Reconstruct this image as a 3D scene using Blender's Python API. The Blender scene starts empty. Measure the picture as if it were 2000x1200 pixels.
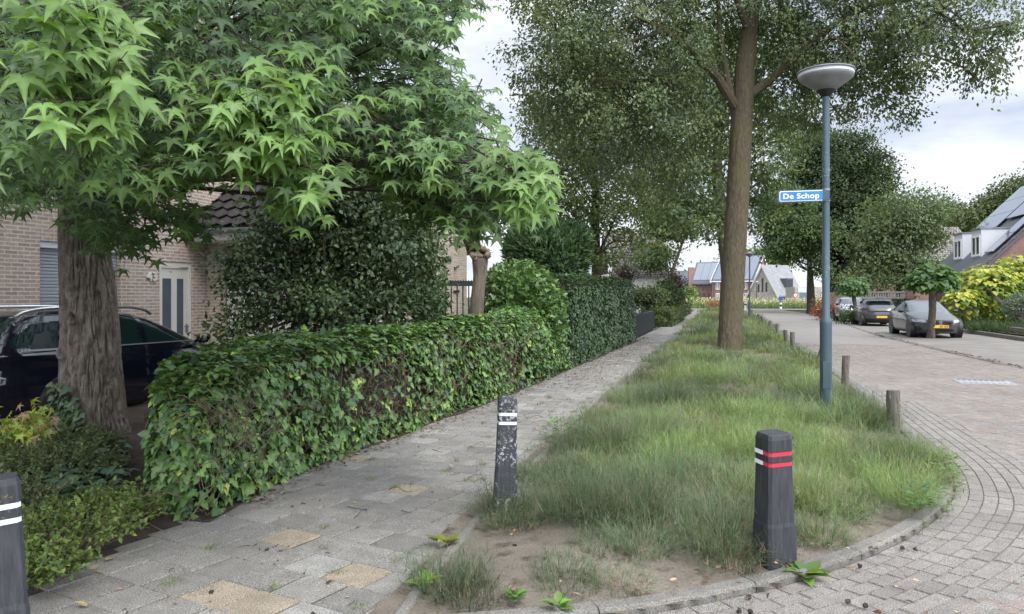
import bpy, bmesh, math, random
import numpy as np
from mathutils import Vector, Matrix
rng = np.random.default_rng(11)
random.seed(5)
R = math.radians
TH = R(14.6); F = 1480.0; H = 1.65; HY = 578.0
CT, ST = math.cos(TH), math.sin(TH)
scene = bpy.context.scene
C = scene.collection

# ---------------------------------------------------------------- measuring: the street runs along +Y, the camera stands at the origin
def cam2w(xc, zc, h=0.0): return np.array([xc*CT - zc*ST, xc*ST + zc*CT, h])
def W(px, py, z): return cam2w((px-1000)/F*z, z, H + (HY-py)/F*z)
def G(px, py, h=0.0):
    z = F*(H-h)/(py-HY)
    return cam2w((px-1000)/F*z, z, h)

# ---------------------------------------------------------------- noise
_LAT = rng.random((64, 64, 64))
def vnoise(p):
    p = np.asarray(p, float); i = np.floor(p).astype(int); f = p-i; f = f*f*(3-2*f)
    x0, y0, z0 = (i[..., k] % 64 for k in range(3)); x1, y1, z1 = ((i[..., k]+1) % 64 for k in range(3))
    L = _LAT; fx, fy, fz = f[..., 0], f[..., 1], f[..., 2]
    a = L[x0, y0, z0]*(1-fx)+L[x1, y0, z0]*fx; b = L[x0, y1, z0]*(1-fx)+L[x1, y1, z0]*fx
    c = L[x0, y0, z1]*(1-fx)+L[x1, y0, z1]*fx; d = L[x0, y1, z1]*(1-fx)+L[x1, y1, z1]*fx
    return (a*(1-fy)+b*fy)*(1-fz)+(c*(1-fy)+d*fy)*fz
def fbm(p, o=3):
    p = np.asarray(p, float); s = 0; a = .5; t = 0
    for k in range(o): s = s+a*vnoise(p*2**k+17.3*k); t += a; a *= .5
    return s/t

# ---------------------------------------------------------------- objects
def prop(o, label=None, cat=None, group=None, kind=None):
    if label: o['label'] = label
    if cat: o['category'] = cat
    if group: o['group'] = group
    if kind: o['kind'] = kind
    return o
def thing(name, label, cat, loc=(0, 0, 0), rotz=0.0, group=None):
    o = bpy.data.objects.new(name, None); C.objects.link(o)
    o.empty_display_size = .2; o.location = Vector([float(v) for v in loc]); o.rotation_euler = (0, 0, rotz)
    return prop(o, label, cat, group)
def link(name, me, parent=None):
    o = bpy.data.objects.new(name, me); C.objects.link(o)
    if parent is not None: o.parent = parent
    return o
def npmesh(name, V, Fc, mat, parent=None, tint=None, smooth=False, uv=None, world=False):
    """one mesh object from numpy arrays; Fc is (M,k) or a list of such arrays"""
    V = np.asarray(V, np.float32)
    if world and parent is not None: V = V-np.array(parent.location, np.float32)
    Fl = Fc if isinstance(Fc, (list, tuple)) else [Fc]
    Fl = [np.asarray(f, np.int32) for f in Fl if len(f)]
    me = bpy.data.meshes.new(name)
    me.vertices.add(len(V)); me.vertices.foreach_set('co', V.ravel())
    idx = np.concatenate([f.ravel() for f in Fl]); cnt = np.concatenate([np.full(len(f), f.shape[1], np.int32) for f in Fl])
    st = np.concatenate([[0], np.cumsum(cnt)[:-1]]).astype(np.int32)
    me.loops.add(len(idx)); me.loops.foreach_set('vertex_index', idx)
    me.polygons.add(len(cnt)); me.polygons.foreach_set('loop_start', st)
    me.polygons.foreach_set('use_smooth', np.full(len(cnt), bool(smooth)))
    me.update(calc_edges=True)
    if tint is not None:
        a = me.attributes.new('tint', 'FLOAT_COLOR', 'POINT')
        t = np.ones((len(V), 4), np.float32); t[:, :3] = tint; a.data.foreach_set('color', t.ravel())
    if uv is not None:
        l = me.uv_layers.new(name='UVMap'); l.data.foreach_set('uv', np.asarray(uv, np.float32)[idx].ravel())
    me.materials.append(mat)
    return link(name, me, parent)

class MB:
    """collects plain shapes and links them as ONE mesh object"""
    def __init__(s): s.v = []; s.f = []
    def add(s, V, Fc):
        n = len(s.v); s.v += [tuple(map(float, p)) for p in V]; s.f += [tuple(i+n for i in f) for f in Fc]; return s
    def box(s, c, d, rz=0.0, rx=0.0, ry=0.0):
        m = Matrix.Rotation(rz, 3, 'Z') @ Matrix.Rotation(ry, 3, 'Y') @ Matrix.Rotation(rx, 3, 'X')
        V = [Vector(c)+m @ Vector((x*d[0]/2, y*d[1]/2, z*d[2]/2)) for z in (-1, 1) for x, y in ((-1, -1), (1, -1), (1, 1), (-1, 1))]
        return s.add(V, [(3, 2, 1, 0), (4, 5, 6, 7), (0, 1, 5, 4), (1, 2, 6, 5), (2, 3, 7, 6), (3, 0, 4, 7)])
    def span(s, a, b):
        return s.box([(a[i]+b[i])/2 for i in range(3)], [abs(b[i]-a[i]) for i in range(3)])
    def poly(s, P): return s.add(P, [tuple(range(len(P)))])
    def prism(s, P, d):
        """polygon P (3-d points) pushed along the vector d"""
        n = len(P); Q = [tuple(p[i]+d[i] for i in range(3)) for p in P]
        return s.add(list(P)+Q, [tuple(range(n))[::-1], tuple(range(n, 2*n))]+[(i, (i+1) % n, n+(i+1) % n, n+i) for i in range(n)])
    def tube(s, P, rad, n=8, cap=True):
        P = [Vector(p) for p in P]
        if not hasattr(rad, '__len__'): rad = [rad]*len(P)
        V = []; Fc = []; up = Vector((.31, .17, .93))
        for i, p in enumerate(P):
            t = (P[min(i+1, len(P)-1)]-P[max(i-1, 0)]).normalized()
            u = t.cross(up)
            if u.length < .05: u = t.cross(Vector((1, 0, 0)))
            u.normalize(); w = t.cross(u)
            for k in range(n):
                a = 2*math.pi*k/n; V.append(p+(u*math.cos(a)+w*math.sin(a))*rad[i])
        for i in range(len(P)-1):
            for k in range(n): Fc.append((i*n+k, i*n+(k+1) % n, (i+1)*n+(k+1) % n, (i+1)*n+k))
        if cap: Fc += [tuple(range(n))[::-1], tuple(range((len(P)-1)*n, len(P)*n))]
        return s.add(V, Fc)
    def lathe(s, prof, n=32, o=(0, 0, 0), axis='Z'):
        V = []; Fc = []; m = len(prof)
        for r, z in prof:
            for k in range(n):
                a = 2*math.pi*k/n; q = (r*math.cos(a), r*math.sin(a), z)
                if axis == 'Y': q = (q[0], q[2], q[1])
                if axis == 'X': q = (q[2], q[0], q[1])
                V.append((q[0]+o[0], q[1]+o[1], q[2]+o[2]))
        for i in range(m-1):
            for k in range(n): Fc.append((i*n+k, i*n+(k+1) % n, (i+1)*n+(k+1) % n, (i+1)*n+k))
        if prof[0][0] > 1e-4: Fc.append(tuple(range(n))[::-1])
        if prof[-1][0] > 1e-4: Fc.append(tuple(range((m-1)*n, m*n)))
        return s.add(V, Fc)
    def build(s, name, mat, parent=None, smooth=False, bevel=0.0, angle=40):
        me = bpy.data.meshes.new(name); me.from_pydata(s.v, [], s.f); me.update()
        bm = bmesh.new(); bm.from_mesh(me); bmesh.ops.remove_doubles(bm, verts=bm.verts, dist=1e-5)
        bmesh.ops.recalc_face_normals(bm, faces=bm.faces); bm.to_mesh(me); bm.free()
        l = me.uv_layers.new(name='UVMap')
        for p in me.polygons:                                  # uv in metres: along the face and up it
            n = p.normal
            for li in p.loop_indices:
                q = me.vertices[me.loops[li].vertex_index].co
                if abs(n.z) > .97: uv = (q.x, q.y)
                else:
                    t = Vector((-n.y, n.x, 0)).normalized(); uv = (q.dot(t), q.dot(t.cross(n))*(-1 if t.cross(n).z < 0 else 1))
                l.data[li].uv = uv
        me.materials.append(mat)
        if smooth:
            me.polygons.foreach_set('use_smooth', np.ones(len(me.polygons), bool))
            try: me.set_sharp_from_angle(angle=R(angle))
            except Exception: pass
        o = link(name, me, parent)
        if bevel > 0:
            b = o.modifiers.new('bevel', 'BEVEL'); b.width = bevel; b.segments = 2; b.limit_method = 'ANGLE'; b.angle_limit = R(35)
        return o
def copy_tree(o, parent=None):
    c = o.copy(); C.objects.link(c)
    if parent is not None: c.parent = parent
    for ch in list(o.children): copy_tree(ch, c)
    return c
def text_mesh(name, body, size, mat, parent, loc, rot, bold=0.0, align='CENTER', depth=.002, sx=1.0):
    cu = bpy.data.curves.new(name, 'FONT'); cu.body = body; cu.size = size; cu.extrude = depth; cu.offset = bold; cu.align_x = align; cu.align_y = 'CENTER'; cu.space_character = 1.08
    o = bpy.data.objects.new(name+'_src', cu); C.objects.link(o); bpy.context.view_layer.update()
    me = bpy.data.meshes.new_from_object(o.evaluated_get(bpy.context.evaluated_depsgraph_get())); me.name = name
    bpy.data.objects.remove(o); me.materials.clear(); me.materials.append(mat)
    t = link(name, me, parent); t.location = loc; t.rotation_euler = rot; t.scale = (sx, 1, 1)
    return t

# ---------------------------------------------------------------- materials
class NT:
    def __init__(s, name):
        s.m = bpy.data.materials.new(name); s.m.use_nodes = True; s.t = s.m.node_tree; s.t.nodes.clear()
        s.out = s.n('ShaderNodeOutputMaterial')
    def n(s, kind, **kw):
        o = s.t.nodes.new(kind)
        for k, v in kw.items(): setattr(o, k, v)
        return o
    def l(s, a, b): s.t.links.new(a, b)
    def coord(s, what='Object', scale=None):
        o = s.n('ShaderNodeTexCoord').outputs[what]
        if scale is not None:
            mp = s.n('ShaderNodeMapping'); mp.inputs['Scale'].default_value = scale if hasattr(scale, '__len__') else (scale,)*3
            s.l(o, mp.inputs['Vector']); o = mp.outputs[0]
        return o
    def noise(s, co, scale, detail=4, rough=.55):
        o = s.n('ShaderNodeTexNoise'); o.inputs['Scale'].default_value = scale; o.inputs['Detail'].default_value = detail; o.inputs['Roughness'].default_value = rough
        s.l(co, o.inputs['Vector']); return o.outputs['Fac']
    def ramp(s, f, stops):
        o = s.n('ShaderNodeValToRGB'); e = o.color_ramp.elements
        while len(e) < len(stops): e.new(.5)
        for k, (p, c) in enumerate(stops): e[k].position = p; e[k].color = (*c, 1) if hasattr(c, '__len__') else (c, c, c, 1)
        s.l(f, o.inputs[0]); return o.outputs[0]
    def mix(s, a, b, fac, mode='MIX'):
        o = s.n('ShaderNodeMix', data_type='RGBA', blend_type=mode)
        for sock, v in ((o.inputs[0], fac), (o.inputs[6], a), (o.inputs[7], b)):
            if hasattr(v, 'is_linked'): s.l(v, sock)
            elif hasattr(v, '__len__'): sock.default_value = (*v, 1)
            else: sock.default_value = v
        return o.outputs[2]
    def bump(s, hgt, strength=.3, dist=.01, prev=None):
        o = s.n('ShaderNodeBump'); o.inputs['Strength'].default_value = strength; o.inputs['Distance'].default_value = dist
        s.l(hgt, o.inputs['Height'])
        if prev is not None: s.l(prev, o.inputs['Normal'])
        return o.outputs[0]
    def pbr(s, col, rough=.7, metal=0.0, normal=None, spec=.5, coat=0.0, final=True):
        p = s.n('ShaderNodeBsdfPrincipled')
        for k, v in (('Base Color', col), ('Roughness', rough)):
            if hasattr(v, 'is_linked'): s.l(v, p.inputs[k])
            else: p.inputs[k].default_value = (*v, 1) if hasattr(v, '__len__') else v
        p.inputs['Metallic'].default_value = metal; p.inputs['Specular IOR Level'].default_value = spec
        p.inputs['Coat Weight'].default_value = coat; p.inputs['Coat Roughness'].default_value = .03
        if normal is not None: s.l(normal, p.inputs['Normal'])
        if final: s.l(p.outputs[0], s.out.inputs[0])
        return p

def m_plain(name, col, rough=.6, metal=0.0, var=.12, scale=6.0, bump=0.0, spec=.5, coat=0.0):
    t = NT(name); co = t.coord(); f = t.noise(co, scale)
    c = t.ramp(f, [(.25, tuple(v*(1-var) for v in col)), (.75, tuple(min(1, v*(1+var)) for v in col))])
    t.pbr(c, rough, metal, t.bump(t.noise(co, scale*12), bump, .004) if bump else None, spec, coat); return t.m
def m_speckle(name, c1, c2, s1, s2, rough=.85, bump=.4, dist=.006, c3=None):
    """two colours in big soft patches with fine speckle on top"""
    t = NT(name); co = t.coord(); a = t.ramp(t.noise(co, s1, 5, .6), [(.35, c1), (.65, c2)])
    fine = t.noise(co, s2, 3, .7); a = t.mix(a, t.ramp(fine, [(.3, .45), (.7, 1.0)]), .8, 'MULTIPLY')
    if c3: a = t.mix(a, c3, t.ramp(t.noise(co, s1*2.7, 4), [(.55, 0.0), (.68, 1.0)]))
    t.pbr(a, rough, 0, t.bump(fine, bump, dist), .3); return t.m
def m_tint(name, rough=.5, trans=.28, spec=.35, var=.25, vs=1.3):
    """leaf material: each leaf carries its own colour"""
    t = NT(name); at = t.n('ShaderNodeAttribute', attribute_name='tint').outputs['Color']
    f = t.noise(t.coord(), vs, 3); c = t.mix(at, t.ramp(f, [(.3, 1-var), (.7, 1+var*.6)]), 1.0, 'MULTIPLY')
    p = t.pbr(c, rough, 0, None, spec, final=False)
    if trans > 0:
        tr = t.n('ShaderNodeBsdfTranslucent'); t.l(t.mix(c, (1.25, 1.3, .55), 1.0, 'MULTIPLY'), tr.inputs[0])
        mx = t.n('ShaderNodeMixShader'); mx.inputs[0].default_value = trans
        t.l(p.outputs[0], mx.inputs[1]); t.l(tr.outputs[0], mx.inputs[2]); t.l(mx.outputs[0], t.out.inputs[0])
    else: t.l(p.outputs[0], t.out.inputs[0])
    return t.m
def m_stone_tint(name, speck=(.55, 1.25), ss=260, rough=.9, bump=.5, dist=.003):
    """concrete with light and dark grains; each stone carries its own colour"""
    t = NT(name); at = t.n('ShaderNodeAttribute', attribute_name='tint').outputs['Color']; co = t.coord()
    fine = t.noise(co, ss, 2, .8); mid = t.noise(co, 9, 5, .65); big = t.noise(co, .8, 4, .6)
    c = t.mix(at, t.ramp(fine, [(.34, speck[0]), (.5, .97), (.66, speck[1])]), 1.0, 'MULTIPLY')
    c = t.mix(c, t.ramp(mid, [(.3, .8), (.7, 1.12)]), 1.0, 'MULTIPLY')
    c = t.mix(c, t.ramp(big, [(.35, .86), (.65, 1.06)]), 1.0, 'MULTIPLY')
    t.pbr(c, rough, 0, t.bump(fine, bump, dist), .3); return t.m
def m_brick(name, c1, c2, mortar, bw=.21, rh=.0615, ms=.011, squash=1.0, bump=.6, rough=.85):
    t = NT(name); uv = t.coord('UV')
    b = t.n('ShaderNodeTexBrick', offset=.5)
    b.inputs['Scale'].default_value = 1.0; b.inputs['Brick Width'].default_value = bw; b.inputs['Row Height'].default_value = rh
    b.inputs['Mortar Size'].default_value = ms; b.inputs['Mortar Smooth'].default_value = .15; b.inputs['Bias'].default_value = 0
    b.inputs['Color1'].default_value = (*c1, 1); b.inputs['Color2'].default_value = (*c2, 1); b.inputs['Mortar'].default_value = (*mortar, 1)
    wob = t.n('ShaderNodeVectorMath', operation='ADD'); nz = t.n('ShaderNodeTexNoise'); nz.inputs['Scale'].default_value = 9
    sc = t.n('ShaderNodeVectorMath', operation='SCALE'); sc.inputs['Scale'].default_value = .008
    t.l(uv, nz.inputs['Vector']); t.l(nz.outputs['Color'], sc.inputs[0]); t.l(uv, wob.inputs[0]); t.l(sc.outputs[0], wob.inputs[1]); t.l(wob.outputs[0], b.inputs['Vector'])
    c = t.mix(b.outputs['Color'], t.ramp(t.noise(uv, 14, 5, .7), [(.3, .78), (.7, 1.15)]), 1.0, 'MULTIPLY')
    c = t.mix(c, t.ramp(t.noise(uv, .7, 4, .6), [(.3, .84), (.7, 1.1)]), 1.0, 'MULTIPLY')
    inv = t.n('ShaderNodeMath', operation='SUBTRACT'); inv.inputs[0].default_value = 1; t.l(b.outputs['Fac'], inv.inputs[1])
    nn = t.bump(inv.outputs[0], bump, .006); nn = t.bump(t.noise(uv, 60, 4), .35, .004, nn)
    t.pbr(c, rough, 0, nn, .25); return t.m
def m_bark(name, c1, c2, c3, stretch=(9, 9, 1.6), bump=.9, moss=None):
    t = NT(name); co = t.coord('Object', stretch)
    f = t.noise(co, 1.6, 6, .65); a = t.ramp(f, [(.3, c1), (.52, c2), (.75, c3)])
    a = t.mix(a, t.ramp(t.noise(t.coord(), 45, 3, .7), [(.3, .7), (.7, 1.15)]), 1.0, 'MULTIPLY')
    if moss: a = t.mix(a, moss, t.ramp(t.noise(t.coord(), 1.7, 4), [(.45, 0.0), (.65, .7)]))
    t.pbr(a, .92, 0, t.bump(f, bump, .03), .2); return t.m

MT = {}
MT['leaf'] = m_tint('sweetgum_leaf', .42, .38, .4, .22, 1.1)
MT['ivy'] = m_tint('ivy_leaf', .4, .2, .42, .2, 2.0)
MT['oak'] = m_tint('oak_leaf', .55, .34, .2, .15, .6)
MT['far'] = m_tint('tree_leaf', .55, .34, .2, .2, .45)
MT['dark'] = m_tint('evergreen_leaf', .45, .2, .35, .2, 1.0)
MT['grass'] = m_tint('green_stem', .6, .35, .2, .2, 2.2)
MT['flower'] = m_tint('flower', .6, .3, .25, .2, 2.0)
MT['litter'] = m_tint('dry_leaf', .75, .1, .2, .3, 9)
MT['paver'] = m_stone_tint('concrete_paver', (.38, 1.6), 125)
MT['road'] = m_stone_tint('road_brick', (.34, 1.85), 135, .9, .7, .005)
MT['kerb'] = m_stone_tint('kerb_concrete', (.42, 1.55), 140, .9, .5)
MT['joint'] = m_speckle('joint_soil', (.06, .055, .042), (.1, .09, .065), 3, 90, .95, .5, .006, (.045, .075, .02))
MT['roadjoint'] = m_speckle('road_joint_sand', (.15, .136, .112), (.2, .178, .145), 2, 120, .95, .4, .004, (.05, .06, .025))
MT['soil'] = m_speckle('sandy_soil', (.18, .15, .12), (.27, .23, .185), 2.2, 70, .95, .9, .02, (.08, .06, .045))
MT['bed'] = m_speckle('dark_soil', (.07, .05, .039), (.115, .086, .067), 3, 60, .95, 1.0, .03, (.03, .022, .018))
MT['ground'] = m_speckle('garden_ground', (.06, .075, .03), (.1, .09, .05), .6, 40, .95, .5, .02)
MT['gravel'] = m_speckle('worn_parking', (.2, .185, .168), (.27, .25, .225), .9, 55, .95, .6, .01, (.17, .14, .11))
MT['roadfar'] = m_speckle('road_far', (.225, .208, .188), (.27, .25, .228), .5, 60, .92, .5, .006)
MT['pathfar'] = m_speckle('path_far', (.235, .215, .19), (.285, .262, .23), .5, 60, .92, .4, .006)
MT['brick'] = m_brick('pink_brown_brick', (.265, .2, .16), (.37, .29, .24), (.47, .42, .365))
MT['brick_tan'] = m_brick('tan_brick', (.33, .26, .205), (.43, .35, .28), (.48, .43, .36), .21, .0615, .008)
MT['brick_red'] = m_brick('red_brown_brick', (.22, .085, .065), (.3, .13, .1), (.3, .24, .2), .21, .063, .01)
MT['brick_dark'] = m_brick('dark_red_brick', (.16, .075, .062), (.23, .11, .09), (.24, .2, .18), .21, .063, .009)
MT['stonewall'] = m_brick('grey_stone_wall', (.2, .17, .145), (.42, .38, .33), (.46, .43, .38), .34, .17, .02)
MT['slate'] = m_brick('grey_slate_roof', (.22, .22, .23), (.3, .3, .31), (.12, .12, .125), .25, .2, .012)
MT['tile'] = m_brick('roof_tile', (.14, .1, .09), (.21, .155, .14), (.035, .03, .03), .24, .33, .02, bump=1.0)
MT['tile_grey'] = m_brick('weathered_roof_tile', (.17, .15, .14), (.25, .22, .205), (.06, .05, .05), .26, .34, .035, bump=1.0)
MT['roofdark'] = m_plain('anthracite_roof', (.07, .075, .085), .6, 0, .15, 2)
MT['clad'] = m_plain('dark_cladding', (.06, .068, .08), .6, 0, .15, 3)
MT['white'] = m_plain('white_paint', (.74, .73, .71), .5, 0, .06, 4)
MT['offwhite'] = m_plain('off_white_door', (.52, .5, .46), .5, 0, .06, 3)
MT['panelgrey'] = m_plain('pale_grey_cladding', (.5, .51, .54), .6, 0, .06, 3)
MT['glass'] = m_plain('window_glass', (.02, .025, .03), .06, 0, .1, 2, 0, .6)
MT['frost'] = m_plain('blue_grey_glass', (.055, .075, .1), .25, 0, .15, 2)
MT['zinc'] = m_plain('zinc_gutter', (.2, .21, .225), .45, .6, .15, 5)
MT['shutter'] = m_plain('grey_shutter', (.28, .3, .33), .45, .2, .06, 4)
MT['solar'] = m_plain('solar_panel', (.1, .12, .16), .12, 0, .15, 2, 0, .9, .6)
MT['black'] = m_plain('black_metal', (.012, .016, .02), .45, 0, .2, 8)
MT['rubber'] = m_plain('tyre_rubber', (.016, .016, .017), .75, 0, .2, 20)
MT['rim'] = m_plain('alloy_rim', (.3, .31, .32), .3, .8, .1, 10)
MT['darkrim'] = m_plain('dark_rim', (.035, .036, .04), .35, .6, .1, 10)
MT['chrome'] = m_plain('satin_chrome', (.72, .73, .74), .22, .9, .05, 5)
MT['carglass'] = m_plain('car_glass', (.006, .014, .013), .04, 0, .1, 2, 0, .12)
MT['screen'] = m_plain('windscreen_glass', (.06, .075, .09), .06, 0, .1, 2, 0, .6, .3)
MT['carblack'] = m_plain('black_car_paint', (.004, .005, .011), .12, 0, .1, 2, 0, .5, 1.0)
MT['cargrey'] = m_plain('grey_car_paint', (.055, .055, .058), .32, .0, .05, 2, 0, .4, .65)
MT['cardark'] = m_plain('dark_grey_car_paint', (.05, .048, .053), .32, .0, .05, 2, 0, .4, .65)
MT['carsilver'] = m_plain('pale_silver_car_paint', (.48, .51, .54), .3, .45, .05, 2, 0, .5, 1.0)
MT['trim'] = m_plain('black_plastic', (.01, .01, .011), .5, 0, .1, 8)
MT['lamp'] = m_plain('headlight_glass', (.35, .37, .4), .08, .3, .2, 30, 0, .8, .8)
MT['taillamp'] = m_plain('tail_light', (.08, .012, .014), .15, 0, .2, 20, 0, .6, .5)
MT['plate'] = m_plain('yellow_plate', (.72, .43, .03), .5, 0, .05, 8)
MT['ink'] = m_plain('black_lettering', (.01, .01, .012), .6, 0, .05, 8)
MT['post_blue'] = None
MT['signblue'] = m_plain('sign_blue', (.02, .17, .52), .4, 0, .08, 9)
MT['signwhite'] = m_plain('sign_white', (.78, .8, .82), .4, 0, .04, 9)
MT['signgreen'] = m_plain('grey_green_bracket', (.04, .075, .09), .5, 0, .1, 9)
MT['red'] = m_plain('red_reflector', (.62, .03, .06), .4, 0, .06, 20)
MT['bluebox'] = m_plain('blue_plastic', (.03, .08, .4), .5, 0, .1, 9)
MT['orange'] = m_plain('orange_plastic', (.7, .12, .03), .5, 0, .1, 9)
MT['bark_oak'] = m_bark('oak_bark', (.05, .04, .027), (.1, .082, .056), (.16, .133, .098), (16, 16, 3.6), 1.0, (.095, .085, .04))
MT['bark_gum'] = m_bark('sweetgum_bark', (.076, .062, .05), (.152, .128, .105), (.25, .215, .182), (11, 11, 3.6), .7)
MT['bark_dark'] = m_bark('dark_bark', (.03, .025, .02), (.055, .046, .036), (.085, .072, .055))
MT['bark_mid'] = m_bark('grey_brown_bark', (.075, .06, .045), (.14, .115, .09), (.2, .17, .135))
MT['twig'] = m_bark('brown_twig', (.07, .05, .035), (.15, .11, .08), (.24, .18, .135), (4, 4, 4), .3)
MT['wood'] = m_bark('weathered_wood', (.065, .06, .05), (.14, .128, .105), (.21, .195, .165), (22, 22, 2.0), .9)
MT['wall_light'] = m_plain('pale_render', (.5, .48, .45), .8, 0, .08, 2)
MT['panelwall'] = m_plain('concrete_fence_panel', (.2, .19, .185), .85, 0, .15, 4, .3)

def _post():
    t = NT('blue_grey_post_paint'); co = t.coord()
    a = t.ramp(t.noise(co, 2.5, 4), [(.3, (.036, .062, .078)), (.7, (.048, .082, .102))])
    z = t.n('ShaderNodeSeparateXYZ'); t.l(co, z.inputs[0])
    band = t.ramp(z.outputs[2], [(0.0, 0.0), (.2, 0.0)])
    sp = t.noise(co, 55, 2, .8); big = t.noise(co, 1.1, 2)
    mul = t.n('ShaderNodeMath', operation='MULTIPLY'); t.l(t.ramp(sp, [(.6, 0.0), (.64, 1.0)]), mul.inputs[0]); t.l(t.ramp(big, [(.5, 0.0), (.7, 1.0)]), mul.inputs[1])
    a = t.mix(a, (.42, .44, .43), mul.outputs[0]); t.pbr(a, .42, 0, t.bump(t.noise(co, 30), .12, .002), .5); return t.m
MT['post_blue'] = _post()
def _bollard(name, lich, yel):
    """blackened recycled plastic with pale lichen flakes and yellow patches"""
    t = NT(name); co = t.coord()
    a = t.ramp(t.noise(t.coord('Object', (30, 30, 4)), 1.5, 5, .7), [(.3, (.02, .021, .024)), (.7, (.052, .054, .062))])
    n1 = t.noise(co, 38, 3, .75); n2 = t.noise(co, 5, 3)
    mu = t.n('ShaderNodeMath', operation='MULTIPLY'); t.l(t.ramp(n1, [(.54, 0.0), (.6, 1.0)]), mu.inputs[0]); t.l(t.ramp(n2, [(lich, 0.0), (lich+.12, 1.0)]), mu.inputs[1])
    a = t.mix(a, (.34, .35, .35), mu.outputs[0])
    n3 = t.noise(co, 60, 2, .7); n4 = t.noise(co, 3.1, 2); mu2 = t.n('ShaderNodeMath', operation='MULTIPLY')
    t.l(t.ramp(n3, [(.55, 0.0), (.6, 1.0)]), mu2.inputs[0]); t.l(t.ramp(n4, [(yel, 0.0), (yel+.08, 1.0)]), mu2.inputs[1])
    a = t.mix(a, (.42, .27, .03), mu2.outputs[0])
    t.pbr(a, .65, 0, t.bump(n1, .25, .003), .35); return t.m
MT['bol_old'] = _bollard('flaking_bollard', .42, .66); MT['bol_new'] = _bollard('black_bollard', .66, .7); MT['bol_mid'] = _bollard('grey_black_bollard', .58, .6)
# ================================================================ camera, light, sky
cam = bpy.data.cameras.new('camera'); cam.sensor_width = 36; cam.lens = F/2000*36; cam.shift_y = -(600-HY)/2000; cam.clip_end = 3000
co = bpy.data.objects.new('camera', cam); C.objects.link(co); co.location = (0, 0, H); co.rotation_euler = (R(90), 0, TH); scene.camera = co
SUN_EL, SUN_AZ = 50.0, 138.0                                    # degrees; azimuth clockwise from +Y
sd = bpy.data.lights.new('sun', 'SUN'); sd.energy = 1.5; sd.angle = R(16); sd.color = (1, .96, .9)
so = bpy.data.objects.new('sun', sd); C.objects.link(so)
a = R(SUN_AZ); dirv = Vector((math.sin(a)*math.cos(R(SUN_EL)), math.cos(a)*math.cos(R(SUN_EL)), math.sin(R(SUN_EL))))
so.rotation_euler = dirv.to_track_quat('Z', 'Y').to_euler(); so.location = dirv*50
w = bpy.data.worlds.new('World'); scene.world = w; w.use_nodes = True; nt = w.node_tree; nt.nodes.clear()
N_ = nt.nodes.new; out = N_('ShaderNodeOutputWorld'); bg = N_('ShaderNodeBackground'); bg.inputs[1].default_value = .12
sky = N_('ShaderNodeTexSky'); sky.sky_type = 'NISHITA'; sky.sun_disc = False; sky.sun_elevation = R(SUN_EL); sky.sun_rotation = a
tc = N_('ShaderNodeTexCoord'); mp = N_('ShaderNodeMapping'); mp.inputs['Scale'].default_value = (1, 1, 3.4); mp.inputs['Location'].default_value = (.3, 1.7, .2)
nz = N_('ShaderNodeTexNoise'); nz.inputs['Scale'].default_value = 1.9; nz.inputs['Detail'].default_value = 6; nz.inputs['Roughness'].default_value = .52
nz2 = N_('ShaderNodeTexNoise'); nz2.inputs['Scale'].default_value = 3.6; nz2.inputs['Detail'].default_value = 5; nz2.inputs['Roughness'].default_value = .55
r1 = N_('ShaderNodeValToRGB'); r1.color_ramp.elements[0].position = .3; r1.color_ramp.elements[1].position = .52
r1.color_ramp.elements[0].color = (.9, .9, .9, 1)
r2 = N_('ShaderNodeValToRGB'); e = r2.color_ramp.elements
e[0].position = .36; e[0].color = (4.9, 5.5, 6.7, 1); e[1].position = .58; e[1].color = (7.9, 8.3, 8.9, 1)
mx = N_('ShaderNodeMix'); mx.data_type = 'RGBA'
L_ = nt.links.new
L_(tc.outputs['Generated'], mp.inputs[0]); L_(mp.outputs[0], nz.inputs['Vector']); L_(mp.outputs[0], nz2.inputs['Vector'])
L_(nz.outputs['Fac'], r1.inputs[0]); L_(nz2.outputs['Fac'], r2.inputs[0]); L_(r1.outputs[0], mx.inputs[0]); L_(sky.outputs[0], mx.inputs[6]); L_(r2.outputs[0], mx.inputs[7])
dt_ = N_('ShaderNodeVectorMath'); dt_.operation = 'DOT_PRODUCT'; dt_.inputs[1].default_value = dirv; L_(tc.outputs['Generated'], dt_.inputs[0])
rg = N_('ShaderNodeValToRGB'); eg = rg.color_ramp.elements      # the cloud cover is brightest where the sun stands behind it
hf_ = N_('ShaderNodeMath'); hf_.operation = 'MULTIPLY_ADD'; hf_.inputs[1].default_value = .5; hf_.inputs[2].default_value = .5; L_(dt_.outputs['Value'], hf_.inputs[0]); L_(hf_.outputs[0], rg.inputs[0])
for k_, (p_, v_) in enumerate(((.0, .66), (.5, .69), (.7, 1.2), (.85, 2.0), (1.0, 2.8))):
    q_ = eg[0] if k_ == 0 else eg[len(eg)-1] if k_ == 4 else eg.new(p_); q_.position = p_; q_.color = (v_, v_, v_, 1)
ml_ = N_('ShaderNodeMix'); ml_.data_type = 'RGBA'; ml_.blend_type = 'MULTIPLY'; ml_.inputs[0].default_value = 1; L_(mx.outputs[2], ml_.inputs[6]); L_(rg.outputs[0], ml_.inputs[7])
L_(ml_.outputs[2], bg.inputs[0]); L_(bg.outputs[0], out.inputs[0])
scene.view_settings.view_transform = 'Standard'; scene.view_settings.look = 'None'; scene.view_settings.exposure = .74; scene.view_settings.gamma = 1
try:
    scene.cycles.max_bounces = 7; scene.cycles.diffuse_bounces = 5; scene.cycles.glossy_bounces = 2; scene.cycles.transmission_bounces = 4; scene.cycles.transparent_max_bounces = 4
    scene.cycles.use_denoising = True; scene.cycles.denoiser = 'OPENIMAGEDENOISE'
except Exception: pass

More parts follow.
